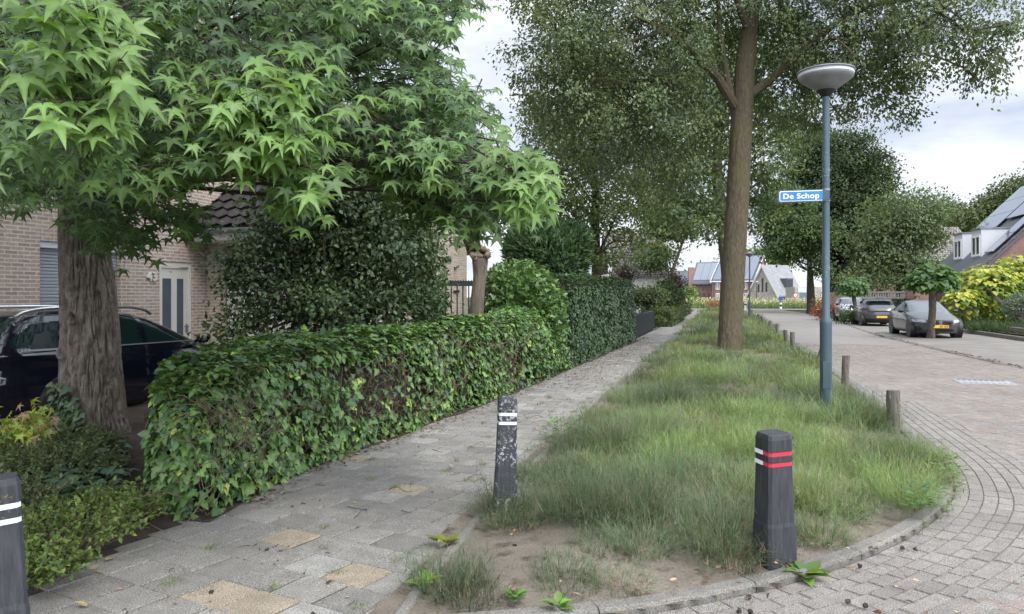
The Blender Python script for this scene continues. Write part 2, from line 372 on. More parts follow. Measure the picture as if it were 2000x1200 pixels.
# ================================================================ lines of the street (street frame, metres)
KY = np.array([1.0, 3.4, 3.8, 5.8, 11, 20, 40, 93, 140]); KX = np.array([-1.36, -1.53, -1.58, -1.7, -1.6, -1.5, -1.17, -.62, -.2])
PY = np.array([1.0, 3.2, 4.8, 6.1, 7.2, 12, 27.4, 40, 74, 140]); PX = np.array([-3.4, -3.42, -3.5, -3.66, -3.55, -3.15, -2.5, -2.2, -1.67, -1.2])
EY = np.array([9.2, 10.5, 14.5, 19, 25, 33.5, 47.5, 60, 90]); EX = np.array([2.16, 2.22, 2.42, 2.55, 2.6, 2.85, 3.3, 3.7, 3.5])
RY = np.array([-5, 17, 20, 32.5, 53.5, 76.5, 92]); RX = np.array([6.95, 6.9, 6.85, 6.6, 7.9, 8.6, 8.2])
kx = lambda y: np.interp(y, KY, KX); pxl = lambda y: np.interp(y, PY, PX); ex = lambda y: np.interp(y, EY, EX); rx = lambda y: np.interp(y, RY, RX)
CORNER = np.array([(2.16, 9.2), (2.12, 8.4), (2.02, 7.69), (1.79, 6.82), (1.31, 5.86), (.83, 5.19), (.42, 4.72), (.04, 4.38), (-.23, 4.17), (-.48, 4.0), (-.97, 3.74), (-1.5, 3.5)])
def resample(P, d):
    P = np.asarray(P, float); s = np.concatenate([[0], np.cumsum(np.linalg.norm(np.diff(P, axis=0), axis=1))])
    t = np.arange(0, s[-1]+1e-6, d); return np.stack([np.interp(t, s, P[:, k]) for k in range(P.shape[1])], 1)
def smooth2(P, n=3):
    P = np.asarray(P, float)
    for _ in range(n):
        Q = np.empty((2*len(P), 2)); Q[0] = P[0]; Q[-1] = P[-1]
        Q[1:-1:2] = .75*P[:-1]+.25*P[1:]; Q[2:-1:2] = .25*P[:-1]+.75*P[1:]
        P = Q
    return P
roadcurve = resample(smooth2(np.concatenate([np.stack([EX[::-1][:-1], EY[::-1][:-1]], 1), CORNER])), .05)   # from far away to the corner
VERGE = np.concatenate([roadcurve, np.stack([kx(np.arange(3.5, 90.1, .5)), np.arange(3.5, 90.1, .5)], 1)])
def inside(P, poly):
    x, y = P[..., 0], P[..., 1]; r = np.zeros(x.shape, bool); n = len(poly)
    for i in range(n):
        x1, y1 = poly[i]; x2, y2 = poly[(i+1) % n]
        if y1 == y2: continue
        c = ((y1 > y) != (y2 > y)) & (x < (x2-x1)*(y-y1)/(y2-y1)+x1); r ^= c
    return r
def dist_curve(P, crv):
    d = np.full(P.shape[:-1], 1e9)
    for i in range(0, len(crv), 64): d = np.minimum(d, np.min(np.linalg.norm(P[..., None, :]-crv[i:i+64], axis=-1), -1))
    return d
near_curve = roadcurve[roadcurve[:, 1] < 34]

def sheet(name, xs, ys, zf, mat, kind='structure', keep=None):
    X, Y = np.meshgrid(xs, ys); Z = zf(X, Y); V = np.stack([X, Y, Z], -1).reshape(-1, 3); nx = len(xs)
    i, j = np.meshgrid(np.arange(len(xs)-1), np.arange(len(ys)-1)); q = (j*nx+i).ravel(); Fc = np.stack([q, q+1, q+nx+1, q+nx], 1)
    if keep is not None: Fc = Fc[keep(V[Fc].mean(1))]
    return prop(npmesh(name, V, Fc, mat, None, None, True), kind=kind)
def strip(name, A, B, z, mat):
    """flat sheet between two polylines with the same number of points"""
    A = np.asarray(A, float); B = np.asarray(B, float); n = len(A)
    V = np.concatenate([np.c_[A, np.full(n, z)], np.c_[B, np.full(n, z)]]); i = np.arange(n-1)
    return prop(npmesh(name, V, np.stack([i, i+1, n+i+1, n+i], 1), mat), kind='structure')

g_ = np.array([-600, -200, -60, -30, -12, 0, 12, 30, 60, 200, 600.])
sheet('ground', g_, np.array([-200, -40, -10, 0, 20, 60, 100, 140, 200, 300, 700.]), lambda X, Y: -.06+0*X, MT['ground'])
yy = np.concatenate([np.arange(-6, 30, 1.0), np.arange(30, 92.1, 3)])
strip('road', np.stack([np.where(yy < 3.6, -8, np.where(yy < 9.2, kx(yy)+.2, ex(yy)-.3)), yy], 1), np.stack([rx(yy), yy], 1), 0.0, MT['roadjoint'])
yf = np.linspace(27.8, 92, 40)
strip('road', np.stack([ex(yf)+.02, yf], 1), np.stack([rx(yf), yf], 1), .009, MT['roadfar'])
strip('road', [(-40, 92), (-10, 92), (3.5, 92), (8.2, 92), (30, 93)], [(-40, 100), (-10, 100), (3.5, 101), (9, 101), (34, 99)], .009, MT['roadfar'])
yp = np.arange(1, 92.1, 1.0)
strip('footpath', np.stack([pxl(yp)-.45, yp], 1), np.stack([kx(yp)+.02, yp], 1), .012, MT['joint'])
yq = np.linspace(40, 92, 30)
strip('footpath', np.stack([pxl(yq), yq], 1), np.stack([kx(yq)-.05, yq], 1), .026, MT['pathfar'])
strip('parking_strip', np.stack([rx(yp[10:62])+.12, yp[10:62]], 1), np.stack([np.full(52, 10.95), yp[10:62]], 1), .004, MT['gravel'])

def stones(name, cen, ux, hl, hw, top, tint, mat, ch=.006, drop=.02, tilt=.004):
    """many rectangular stones with chamfered tops: centres (n,2), unit length axis (n,2), half sizes"""
    n = len(cen); hl = np.broadcast_to(hl, n); hw = np.broadcast_to(hw, n); uy = np.stack([-ux[:, 1], ux[:, 0]], 1)
    V = np.zeros((n, 8, 3)); tl = rng.normal(0, tilt, (n, 2)); tz = top+rng.normal(0, .0009, n)
    for k, (sx, sy) in enumerate(((-1, -1), (1, -1), (1, 1), (-1, 1))):
        for lv, (c, z) in enumerate(((0, -drop), (ch, 0))):
            p = cen+ux*((hl-c)*sx)[:, None]+uy*((hw-c)*sy)[:, None]
            V[:, lv*4+k, :2] = p; V[:, lv*4+k, 2] = tz+z+(tl[:, 0]*sx*hl+tl[:, 1]*sy*hw)
    b = (np.arange(n)*8)[:, None]
    Fc = np.concatenate([b+np.array([[4, 5, 6, 7]])]+[b+np.array([[k, (k+1) % 4, 4+(k+1) % 4, 4+k]]) for k in range(4)])
    return prop(npmesh(name, V.reshape(-1, 3), Fc, mat, None, np.repeat(tint, 8, 0)), kind='structure')

# footpath: half-bond concrete pavers, rows turning a little towards the side street at the near end
cen, ax_, ti, hls = [], [], [], []
sp = .305; row = 0; y0 = 1.2
while y0 < 40.5:
    sk = -.27*np.clip((8.5-y0)/4.0, 0, 1)
    u = np.array([1, sk]); u = u/np.linalg.norm(u)
    off = (row % 2)*sp/2+.06*math.sin(row*.7)
    for k in range(-1, 9):
        x = kx(y0)-.1-sp*(k+.5)+off; y = y0+sk*(x+1.6)
        xl = pxl(y)-.12; xr = kx(y)-.015
        a0, a1 = x-sp/2, x+sp/2
        a0 = max(a0, xl-.1); a1 = min(a1, xr)
        if a1-a0 < .07: continue
        cx = (a0+a1)/2; cy = y0+sk*(cx+1.6)
        cen.append((cx+rng.normal(0, .002), cy+rng.normal(0, .003))); ax_.append(u); hls.append((a1-a0)/2-.0058)
        b = .215+rng.normal(0, .018); t = np.array([b, b*.935, b*.845])
        r_ = rng.random()
        if r_ < .004 and y0 < 12: t = np.array([.3, .25, .188])
        elif r_ < .06: t = np.array([.272, .26, .238])
        ti.append(t)
    y0 += sp; row += 1
cen = np.array(cen); ti = np.array(ti); ax_ = np.array(ax_)
for px_, py_ in ((545, 1057), (712, 1117), (782, 958), (400, 1180), (520, 1195)):             # the tan replacements near the camera
    g = G(px_, py_); k = np.argmin(np.linalg.norm(cen-g[:2], axis=1)); ti[k] = np.array([.3, .25, .188])*rng.uniform(.93, 1.0)
stones('footpath_pavers', cen, ax_, np.array(hls), sp/2-.0058, .025, ti, MT['paver'], .006, .016, .004)

# road: herringbone at 45 degrees, with courses that follow the kerb round the corner
u = .1; M = 330; ii, jj = np.meshgrid(np.arange(-M, M), np.arange(-M, M)); ii = ii.ravel(); jj = jj.ravel(); k = (ii-jj) % 4
c45 = math.sqrt(.5)
def herr(sel, dx, dy): return np.stack([(ii[sel]+dx)*u, (jj[sel]+dy)*u], 1)
Hh = herr(k == 0, 1.0, .5); Vv = herr(k == 3, .5, 1.0)
rot = np.array([[c45, -c45], [c45, c45]])
P = np.concatenate([Hh, Vv])@rot.T+np.array([3, 12.]); D = np.concatenate([np.tile([[c45, c45]], (len(Hh), 1)), np.tile([[-c45, c45]], (len(Vv), 1))])
kp = (P[:, 1] > -.5) & (P[:, 1] < 29.5) & (P[:, 0] > -2.5) & (P[:, 0] < rx(P[:, 1])-.13) & ~((P[:, 1] < 3.9) & (P[:, 0] < kx(np.maximum(P[:, 1], 3.4))-2.0))
kp &= ~((P[:, 0] < kx(P[:, 1])+.08) & (P[:, 1] > 2.2))
P = P[kp]; D = D[kp]
ins = inside(P, VERGE); dd = np.full(len(P), 9.0); nr = (P[:, 0] < 4.5); dd[nr] = dist_curve(P[nr], near_curve[::2])
BW_ = np.where(P[:, 1] < 12, .81, np.clip(.81-(P[:, 1]-12)*.16, .18, .81))
kp = ~ins & (dd > BW_+.02); P = P[kp]; D = D[kp]
tint = np.array([.208, .187, .166])*(1+rng.normal(0, .055, (len(P), 1)))*(1+rng.normal(0, .012, (len(P), 3)))
pink = rng.random(len(P)) < .3; tint[pink] *= np.array([1.05, .95, .91])
bc, bd, bt, bl = [], [], [], []
crv = roadcurve[::-1]; tg = np.gradient(crv, axis=0); tg /= np.linalg.norm(tg, axis=1)[:, None]; nm = np.stack([tg[:, 1], -tg[:, 0]], 1)
for c in range(8):
    off = .13+.05+c*.1025
    cc = crv+nm*off; s = np.concatenate([[0], np.cumsum(np.linalg.norm(np.diff(cc, axis=0), axis=1))])
    pos = (c % 2)*.1+rng.uniform(0, .03)
    while pos < s[-1]-.2:
        j = np.searchsorted(s, pos+.1); j = min(j, len(cc)-1); y = cc[j, 1]
        if y > 29 or off > .18+(.86 if y < 12 else max(.86-(y-12)*.16, .0)): 
            pos += .205; continue
        bc.append(cc[j]); bd.append(tg[j]); bl.append(.0985); b = .208*(1+rng.normal(0, .05)); bt.append((b, b*.91, b*.82)); pos += .205
P = np.concatenate([P, np.array(bc)]); D = np.concatenate([D, np.array(bd)]); tint = np.concatenate([tint, np.array(bt)])
stones('road_bricks', P, D, .0985, .0485, .0075, tint, MT['road'], .003, .01, .008)
# edge course between the road and the parking bays
ye = np.arange(10, 60, .205); stones('road_edge_course', np.stack([rx(ye), ye], 1), np.tile([[0., 1.]], (len(ye), 1)), .1, .06, .012, np.tile([[.19, .165, .145]], (len(ye), 1))*rng.uniform(.8, 1.1, (len(ye), 1)), MT['road'], .004)

# kerbs
def kerb(name, crv, width, h0, L=1.0, side=1, ch=.018, drop=.16):
    """kerb stones with rounded edges that follow the line; each stone is swept along its own stretch"""
    cc = resample(crv, .08); tg_ = np.gradient(cc, axis=0); tg_ /= np.linalg.norm(tg_, axis=1)[:, None]; nn = np.stack([tg_[:, 1], -tg_[:, 0]], 1)*side
    per = max(2, int(L/.08)); V, Fc, Tn = [], [], []; o = 0
    sec = [(0, -drop), (0, -ch), (ch*.4, -ch*.3), (ch, 0), (width-ch, 0), (width-ch*.4, -ch*.3), (width, -ch), (width, -drop)]
    for s in range(0, len(cc)-1, per):
        e_ = min(s+per, len(cc)-1); b = rng.normal(0, .002); t0 = np.array([.165, .155, .138])*(1+rng.normal(0, .06)); m_ = e_-s+1
        for k in range(s, e_+1):
            sh = tg_[k]*(.004 if k == s else -.004 if k == e_ else 0)
            for (w_, z_) in sec: V.append((*(cc[k]+sh+nn[k]*w_), h0+z_+b)); Tn.append(t0)
        for k in range(m_-1):
            for q in range(7): Fc.append((o+k*8+q, o+k*8+q+1, o+k*8+8+q+1, o+k*8+8+q))
        for k in (0, m_-1):
            for q in (1, 2, 3): Fc.append((o+k*8+q-1, o+k*8+q, o+k*8+7-q, o+k*8+8-q))
        o += m_*8
    return prop(npmesh(name, np.array(V), np.array(Fc), MT['kerb'], None, np.array(Tn)), kind='structure')
kerb('road_kerb', crv[crv[:, 1] < 60], .115, .055, 1.0, 1)
yk = np.arange(3.45, 60, .5); kerb('path_kerb', np.stack([kx(yk), yk], 1), .07, .05, 1.0, 1)
kerb('terrace_kerb', [(10.95, 24), (10.95, 45)], .15, .16, 1.0, 1)
kerb('terrace_kerb', [(11.5, 22), (11.5, 34)], .15, .42, 1.0, 1)

# verge soil, planting bed
def vz(X, Y):
    X, Y = np.asarray(X, float), np.asarray(Y, float); sh = np.broadcast(X, Y).shape; Q = np.stack([X, Y], -1).reshape(-1, 2); n_ = Q[:, 1] < 16
    d = np.minimum(np.abs(Q[:, 0]-kx(Q[:, 1])-.1), np.abs(ex(np.maximum(Q[:, 1], 9.2))-Q[:, 0]))
    if n_.any(): d[n_] = np.minimum(np.abs(Q[n_, 0]-kx(Q[n_, 1])-.1), dist_curve(Q[n_], near_curve[::3]))
    return .03+.11*np.clip((d.reshape(sh)-.1)/.9, 0, 1)*(.6+.4*fbm(np.stack([X*1.2, Y*1.2, 0*X], -1), 3))+.02*fbm(np.stack([X*7, Y*7, 0*X], -1), 2)*np.clip(d.reshape(sh)/.2, 0, 1)
kpv = lambda c: inside(c[:, :2], VERGE) | (dist_curve(c[:, :2], near_curve[::3]) < .12) | ((np.abs(c[:, 0]-kx(c[:, 1])) < .07) & (c[:, 1] > 3.5))
sheet('verge_soil', np.arange(-1.75, 3.9, .09), np.concatenate([np.arange(3.4, 14, .09), np.arange(14, 92, .8)]), vz, MT['soil'], keep=kpv)
def bz(X, Y):
    t = np.clip((pxl(Y)-.1-X)/.5, 0, 1); return -.0+.02*t+.14*np.clip((pxl(Y)-.3-X)/2.0, 0, 1)+.05*t*fbm(np.stack([X*2.5, Y*2.5, 0*X], -1), 3)+.012
sheet('planting_bed', np.arange(-9.5, -2.5, .1), np.arange(2.4, 9.3, .1), bz, MT['bed'], keep=lambda c: (c[:, 0] < pxl(c[:, 1])+.05) & (c[:, 1]+c[:, 0]*.3 < 7.7) )
yh = np.arange(4.7, 28, .12); strip('hedge_foot', np.stack([pxl(yh)-1.2, yh], 1), np.stack([pxl(yh)-.01+.14*(fbm(np.stack([yh*1.7, 0*yh, 0*yh+4], 1), 3)-.45), yh], 1), .034, MT['bed'])
sheet('driveway', np.array([-20, -12, -9.5, -4.6]), np.array([6.0, 9, 12, 20, 26.]), lambda X, Y: .012+0*X, MT['gravel'])
sheet('front_garden', np.array([11.6, 13, 15, 30.]), np.array([18, 30, 45, 60.]), lambda X, Y: .14+0*X, MT['bed'])
sheet('flower_meadow', np.array([-60, -30, -5, 0, 20, 60.]), np.array([101.5, 110, 130, 150.]), lambda X, Y: .01+0*X, MT['ground'])

# ================================================================ leaf and stem clouds
def unit(v): return v/np.maximum(np.linalg.norm(v, axis=-1, keepdims=True), 1e-9)
def T_(verts, faces): return np.array(verts, float), np.array(faces, int)
DIA = T_([(0, 0, 0), (.27, .45, .06), (0, 1, -.06), (-.27, .45, .06)], [(0, 1, 2), (0, 2, 3)])
LAN = T_([(0, 0, 0), (.16, .4, .04), (0, 1, -.1), (-.16, .4, .04)], [(0, 1, 2), (0, 2, 3)])
OVA = T_([(0, 0, 0), (.24, .22, .05), (.27, .55, .04), (0, 1, -.1), (-.27, .55, .04), (-.24, .22, .05), (0, .45, -.03)], [(6, 0, 1), (6, 1, 2), (6, 2, 3), (6, 3, 4), (6, 4, 5), (6, 5, 0)])
HRT = T_([(0, .12, 0), (.22, -.04, .03), (.45, .15, .05), (.4, .5, .03), (0, 1.0, -.2), (-.4, .5, .03), (-.45, .15, .05), (-.22, -.04, .03), (0, .45, -.06)], [(8, k, (k+1) % 8) for k in range(8)])
IVY = T_([(0, .02, 0), (.24, -.16, -.02), (.34, .0, .03), (.53, .16, -.05), (.31, .33, .04), (.27, .56, 0), (0, .95, -.13), (-.27, .56, 0), (-.31, .33, .04), (-.53, .16, -.05), (-.34, .0, .03), (-.24, -.16, -.02), (0, .34, -.05)], [(12, k, (k+1) % 12) for k in range(12)])
IVS = T_([(0, 0, 0), (.48, .1, .05), (.28, .5, .02), (0, .95, -.12), (-.28, .5, .02), (-.48, .1, .05)], [(0, 1, 2), (0, 2, 3), (0, 3, 4), (0, 4, 5)])
def _star():
    tips = [(-2.05, .68), (-1.02, .92), (0, 1.0), (1.02, .92), (2.05, .68)]; V = [(0, 0, 0)]; Fc = []
    def pt(a, r, z): return (math.sin(a)*r, math.cos(a)*r, z)
    sin_a = [-2.75, -1.54, -.5, .5, 1.54, 2.75]; sin_r = [.14, .3, .36, .36, .3, .14]
    for a_, r_ in zip(sin_a, sin_r): V.append(pt(a_, r_, .05))
    for (a_, r_) in tips:
        V.append(pt(a_-.21, r_*.55, .035)); V.append(pt(a_, r_, -.2*r_)); V.append(pt(a_+.21, r_*.55, .035)); V.append(pt(a_, r_*.5, -.05))
    for k in range(5):
        b = 7+4*k; s0, s1 = 1+k, 2+k
        Fc += [(0, s0, b+3), (s0, b, b+3), (b, b+1, b+3), (b+3, b+1, b+2), (b+3, b+2, s1), (0, b+3, s1)]
    V = np.array(V, float); V[:, 1] += .1; V[:, 2] -= .14*np.abs(V[:, 0])**1.5
    return V, np.array(Fc, int)
STAR = _star(); _w = np.full(len(STAR[0]), .94); _w[0] = 1.35; _w[10::4] = 1.3; _w[8::4] = 1.08; STAR = (*STAR, _w)
_w = np.full(13, .94); _w[12] = 1.4; _w[6] = 1.1; IVY = (*IVY, _w)
def cloud(P, T, N, S, tmpl, col):
    n = len(P); T = unit(T); B = unit(np.cross(T, N)); N = np.cross(B, T); S = np.broadcast_to(S, n)[:, None]
    tv, tf = tmpl[:2]; k = len(tv); wt_ = tmpl[2] if len(tmpl) > 2 else np.ones(k); cz = rng.uniform(.35, 1.7, n)[:, None, None]
    V = (P[:, None]+S[:, None]*(tv[None, :, :1]*B[:, None]+tv[None, :, 1:2]*T[:, None]+cz*tv[None, :, 2:]*N[:, None])).reshape(-1, 3)
    Fc = (tf[None]+(np.arange(n)*k)[:, None, None]).reshape(-1, 3)
    return V, Fc, (col[:, None, :]*wt_[None, :, None]).reshape(-1, 3)
def join(parts):
    V, Fc, T, o = [], [], [], 0
    for v, f, t in parts: V.append(v); Fc.append(f+o); T.append(t); o += len(v)
    return np.concatenate(V), np.concatenate(Fc), np.concatenate(T)
def blades(P, az, lean, L, wd, col, curve=.6, seg=3, tip=1.0):
    """thin arching stems: roots P, heading az, lean in radians, length L, width wd"""
    n = len(P); d = np.stack([np.cos(az), np.sin(az), 0*az], 1); s = np.stack([-np.sin(az), np.cos(az), 0*az], 1)
    tw = rng.uniform(-1, 1, n)[:, None]; s = unit(s+d*tw)
    V = np.zeros((n, 2*seg+1, 3)); p = P.copy(); ang = lean.copy()
    for k in range(seg+1):
        wk = wd*(1-.75*k/seg)/2
        if k < seg: V[:, 2*k] = p-s*wk[:, None]; V[:, 2*k+1] = p+s*wk[:, None]
        else: V[:, 2*k] = p
        p = p+(d*np.sin(ang)[:, None]+np.array([0, 0, 1.])*np.cos(ang)[:, None])*(L/seg)[:, None]; ang = ang+curve/seg*(.5+rng.random(n))
    tri = []
    for k in range(seg-1): a = 2*k; tri += [(a, a+1, a+3), (a, a+3, a+2)]
    a = 2*(seg-1); tri.append((a, a+1, a+2))
    m = 2*seg+1; Fc = (np.array(tri)[None]+(np.arange(n)*m)[:, None, None]).reshape(-1, 3)
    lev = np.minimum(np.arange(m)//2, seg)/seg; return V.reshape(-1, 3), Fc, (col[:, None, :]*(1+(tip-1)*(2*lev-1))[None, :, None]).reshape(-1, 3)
def rcol(n, base, v=.18, hue=.06): 
    return np.array(base)*(1+rng.normal(0, v, (n, 1))).clip(.45, 1.8)*(1+rng.normal(0, hue, (n, 3)))
def rdir(n): return unit(rng.normal(size=(n, 3)))
UP = np.array([0, 0, 1.])

# ================================================================ the verge: fine green stems in low mounds
parts = []
def verge_zone(ya, yb, space, per, wd, Lr):
    ny = int((yb-ya)/space); pts = []
    for j in range(ny):
        y = ya+(j+.5)*space
        for x in np.arange(kx(y)+.1, ex(max(y, 9.2))+.1, space): pts.append((x+rng.normal(0, space*.3), y+rng.normal(0, space*.3)))
    pts = np.array(pts); pts = pts[inside(pts, VERGE)]
    d1 = dist_curve(pts, roadcurve[::3]); pts = pts[(d1 > .1) & (pts[:, 0] > kx(pts[:, 1])+.16)]
    for x, y in pts:
        # bare sandy tip where the path kerb meets the road kerb
        bare = (y < 5.0 and x < -.55 and rng.random() < .42-.3*(y-4.2)) or (fbm(np.array([x*1.4, y*1.4, 5.5]), 2) > .7)
        if bare: continue
        g = fbm(np.array([x*.6, y*.42, 3.3]), 2)+rng.normal(0, .03); vig = np.clip(1+2.0*(fbm(np.array([x*1.3, y*1.3, 8.1]), 2)-.5)+.18*rng.normal(), .45, 1.5)
        if y < 5.2: vig *= .85+.1*max(0, x)
        if -2.4 < y-22.3 < 1.1 and abs(x-.55) < .75: vig *= .35
        n = int(per*(.5+.6*vig)); q = rng.random()
        if g > .54: base = (.19, .252, .108)
        elif g > .46: base = (.15, .2, .098)
        else: base = (.112, .15, .088)
        if q < .012: base = (.26, .25, .09)
        elif q < .16: base = (.14, .175, .105)
        base = np.array(base)*np.clip(1+1.6*(fbm(np.array([x*1.7, y*1.7, 12.4]), 2)-.5)+.1*rng.normal(), .62, 1.3)
        rad = space*.48; rr = rad*np.sqrt(rng.random(n)); az0 = rng.uniform(0, 2*math.pi, n)
        X = x+rr*np.cos(az0); Y = y+rr*np.sin(az0); Z = vz(X, Y)-.01
        az = az0+rng.normal(0, .95, n); lean = (.15+1.05*rng.random(n)**.8*(.4+.6*rr/rad)+rng.normal(0, .2, n)).clip(-.1, 1.35)
        L = rng.uniform(*Lr, n)*vig
        near_e = dist_curve(np.stack([X, Y], 1), roadcurve[::6]) if y < 40 else np.full(n, 1.)
        L *= np.clip(.75+near_e*.8, .75, 1)
        c = rcol(n, base, .17, .05); dead = rng.random(n) < (.04 if rng.random() < .8 else .3); c[dead] = rcol(dead.sum(), (.24, .19, .13), .2)
        cv = rng.uniform(.6, 1.1)
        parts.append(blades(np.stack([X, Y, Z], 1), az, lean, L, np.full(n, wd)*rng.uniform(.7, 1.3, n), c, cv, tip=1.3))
        if y < 22:                                            # feathery side twigs along each stem
            m = int(n*(3.2 if y < 10 else 1.8)); k = rng.integers(0, n, m); fr = rng.uniform(.3, .92, m); a_ = lean[k]+cv*.45*fr
            p0 = np.stack([X[k]+np.cos(az[k])*np.sin(a_)*L[k]*fr, Y[k]+np.sin(az[k])*np.sin(a_)*L[k]*fr, Z[k]+np.cos(a_)*L[k]*fr], 1)
            parts.append(blades(p0, az[k]+rng.normal(0, 1.6, m), lean[k]+cv*.4*fr+rng.normal(.0, .6, m), L[k]*rng.uniform(.12, .34, m), np.full(m, wd*.75), c[k]*1.15, .3, 2))
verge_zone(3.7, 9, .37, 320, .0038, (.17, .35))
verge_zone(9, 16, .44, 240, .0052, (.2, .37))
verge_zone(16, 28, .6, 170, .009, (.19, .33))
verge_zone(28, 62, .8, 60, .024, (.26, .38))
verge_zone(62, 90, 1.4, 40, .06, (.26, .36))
V, Fc, T = join(parts); gr = npmesh('ground_cover', V, Fc, MT['grass'], None, T, True)
prop(gr, 'fine feathery green ground cover in low mounds on the verge', 'ground cover', kind='stuff')
# ================================================================ trees and hedges
def E_(px, py, z, rpx, rpy, rz): 
    c = W(px, py, z); return (c, np.array([rpx/F*z, rz, rpy/F*z]))
def in_blobs(blobs, n, bias=.45):
    vol = np.array([np.prod(r) for _, r in blobs])**.8; k = rng.choice(len(blobs), n, p=vol/vol.sum())
    cs = np.array([c for c, _ in blobs])[k]; rs = np.array([r for _, r in blobs])[k]
    d = rdir(n)*(rng.random((n, 1))**bias); d = d*rs
    d = np.stack([d[:, 0]*CT-d[:, 1]*ST, d[:, 0]*ST+d[:, 1]*CT, d[:, 2]], 1)
    return cs+d, unit(d)
def limb(mb, a, b, r0, r1, sag=.0, n=7, wob=.06, seg=7):
    a = np.asarray(a, float); b = np.asarray(b, float); L = np.linalg.norm(b-a); P = []
    w1, w2 = rng.normal(0, wob*L, 3), rng.normal(0, wob*L*.6, 3)
    for i in range(seg+1):
        t = i/seg; p = a+(b-a)*t+w1*math.sin(math.pi*t)+w2*math.sin(2*math.pi*t); p[2] += sag*L*math.sin(math.pi*t); P.append(p)
    mb.tube(P, [r0+(r1-r0)*(i/seg)**.8 for i in range(seg+1)], n); return np.array(P)
def bark_trunk(name, P, rad, mat, parent, flare=.35, amp=.02, nth=64, nz=90, fx=9, fz=2.2, knots=()):
    """tapered trunk along P with a buttressed foot and real furrows"""
    P = np.asarray(P, float); s = np.concatenate([[0], np.cumsum(np.linalg.norm(np.diff(P, axis=0), axis=1))]); t = np.linspace(0, s[-1], nz)
    c = np.stack([np.interp(t, s, P[:, k]) for k in range(3)], 1); r = np.interp(t, s, rad)
    th = np.linspace(0, 2*math.pi, nth, endpoint=False); TT, AA = np.meshgrid(t, th, indexing='ij')
    rr = r[:, None]*(1+flare*np.exp(-TT/.28)*(1+.35*np.sin(AA*5+1)+.2*np.sin(AA*8)))
    q = np.stack([np.cos(AA)*fx*.5, np.sin(AA)*fx*.5, TT*fz], -1); wv = (fbm(q*.5+5, 2)-.5)*2.0
    q2 = np.stack([np.cos(AA)*fx*.5+wv, np.sin(AA)*fx*.5-wv, TT*fz+wv], -1)
    n1 = vnoise(q2*1.0); n2 = vnoise(q2*2.1+31); rid = (1-np.abs(2*n1-1))*.6+(1-np.abs(2*n2-1))*.4
    dsp = amp*(.7-1.8*np.clip(rid-.55, 0, 1)*2)+amp*.5*(fbm(q2*3.3, 2)-.5)
    for (kz, ka, kr) in knots:
        da = (AA-ka+math.pi) % (2*math.pi)-math.pi; d = np.sqrt(((TT-kz)/kr)**2+(da*rr/kr)**2)
        dsp = dsp+.035*np.exp(-((d-1)/.45)**2)-.05*np.exp(-(d/.7)**2)
    rr = rr+dsp
    V = np.stack([c[:, 0:1]+rr*np.cos(AA), c[:, 1:2]+rr*np.sin(AA), c[:, 2:3]+0*AA], -1).reshape(-1, 3)
    i, j = np.meshgrid(np.arange(nz-1), np.arange(nth), indexing='ij'); a_ = i*nth+j; b_ = i*nth+(j+1) % nth
    return npmesh(name, V, np.stack([a_.ravel(), b_.ravel(), (b_+nth).ravel(), (a_+nth).ravel()], 1), mat, parent, None, True, world=True)
def leaf_clump(cen, out, per, rad, size, base, tmpl, v=.16, hue=.05, droop=.35, flat=.6):
    n = len(cen); k = np.repeat(np.arange(n), per)
    rad = np.broadcast_to(rad, n)[k][:, None]; P = cen[k]+rng.normal(size=(len(k), 3))*rad*np.array([1, 1, flat])
    T = out[k]*.6+rdir(len(k))*.9-UP*droop; N = UP*.9+out[k]*.6+rdir(n)[k]*.5+rdir(len(k))*.45
    cc = base[k]*(1+rng.normal(0, v*.7, (len(k), 1))).clip(.5, 1.7)*(1+rng.normal(0, hue*.6, (len(k), 3)))
    return cloud(P, T, N, size*rng.uniform(.7, 1.25, len(k)), tmpl, cc)
def clump_col(n, cols, wts=None): 
    c = np.array(cols)[rng.choice(len(cols), n, p=wts)]; return c*(1+rng.normal(0, .12, (n, 1)))
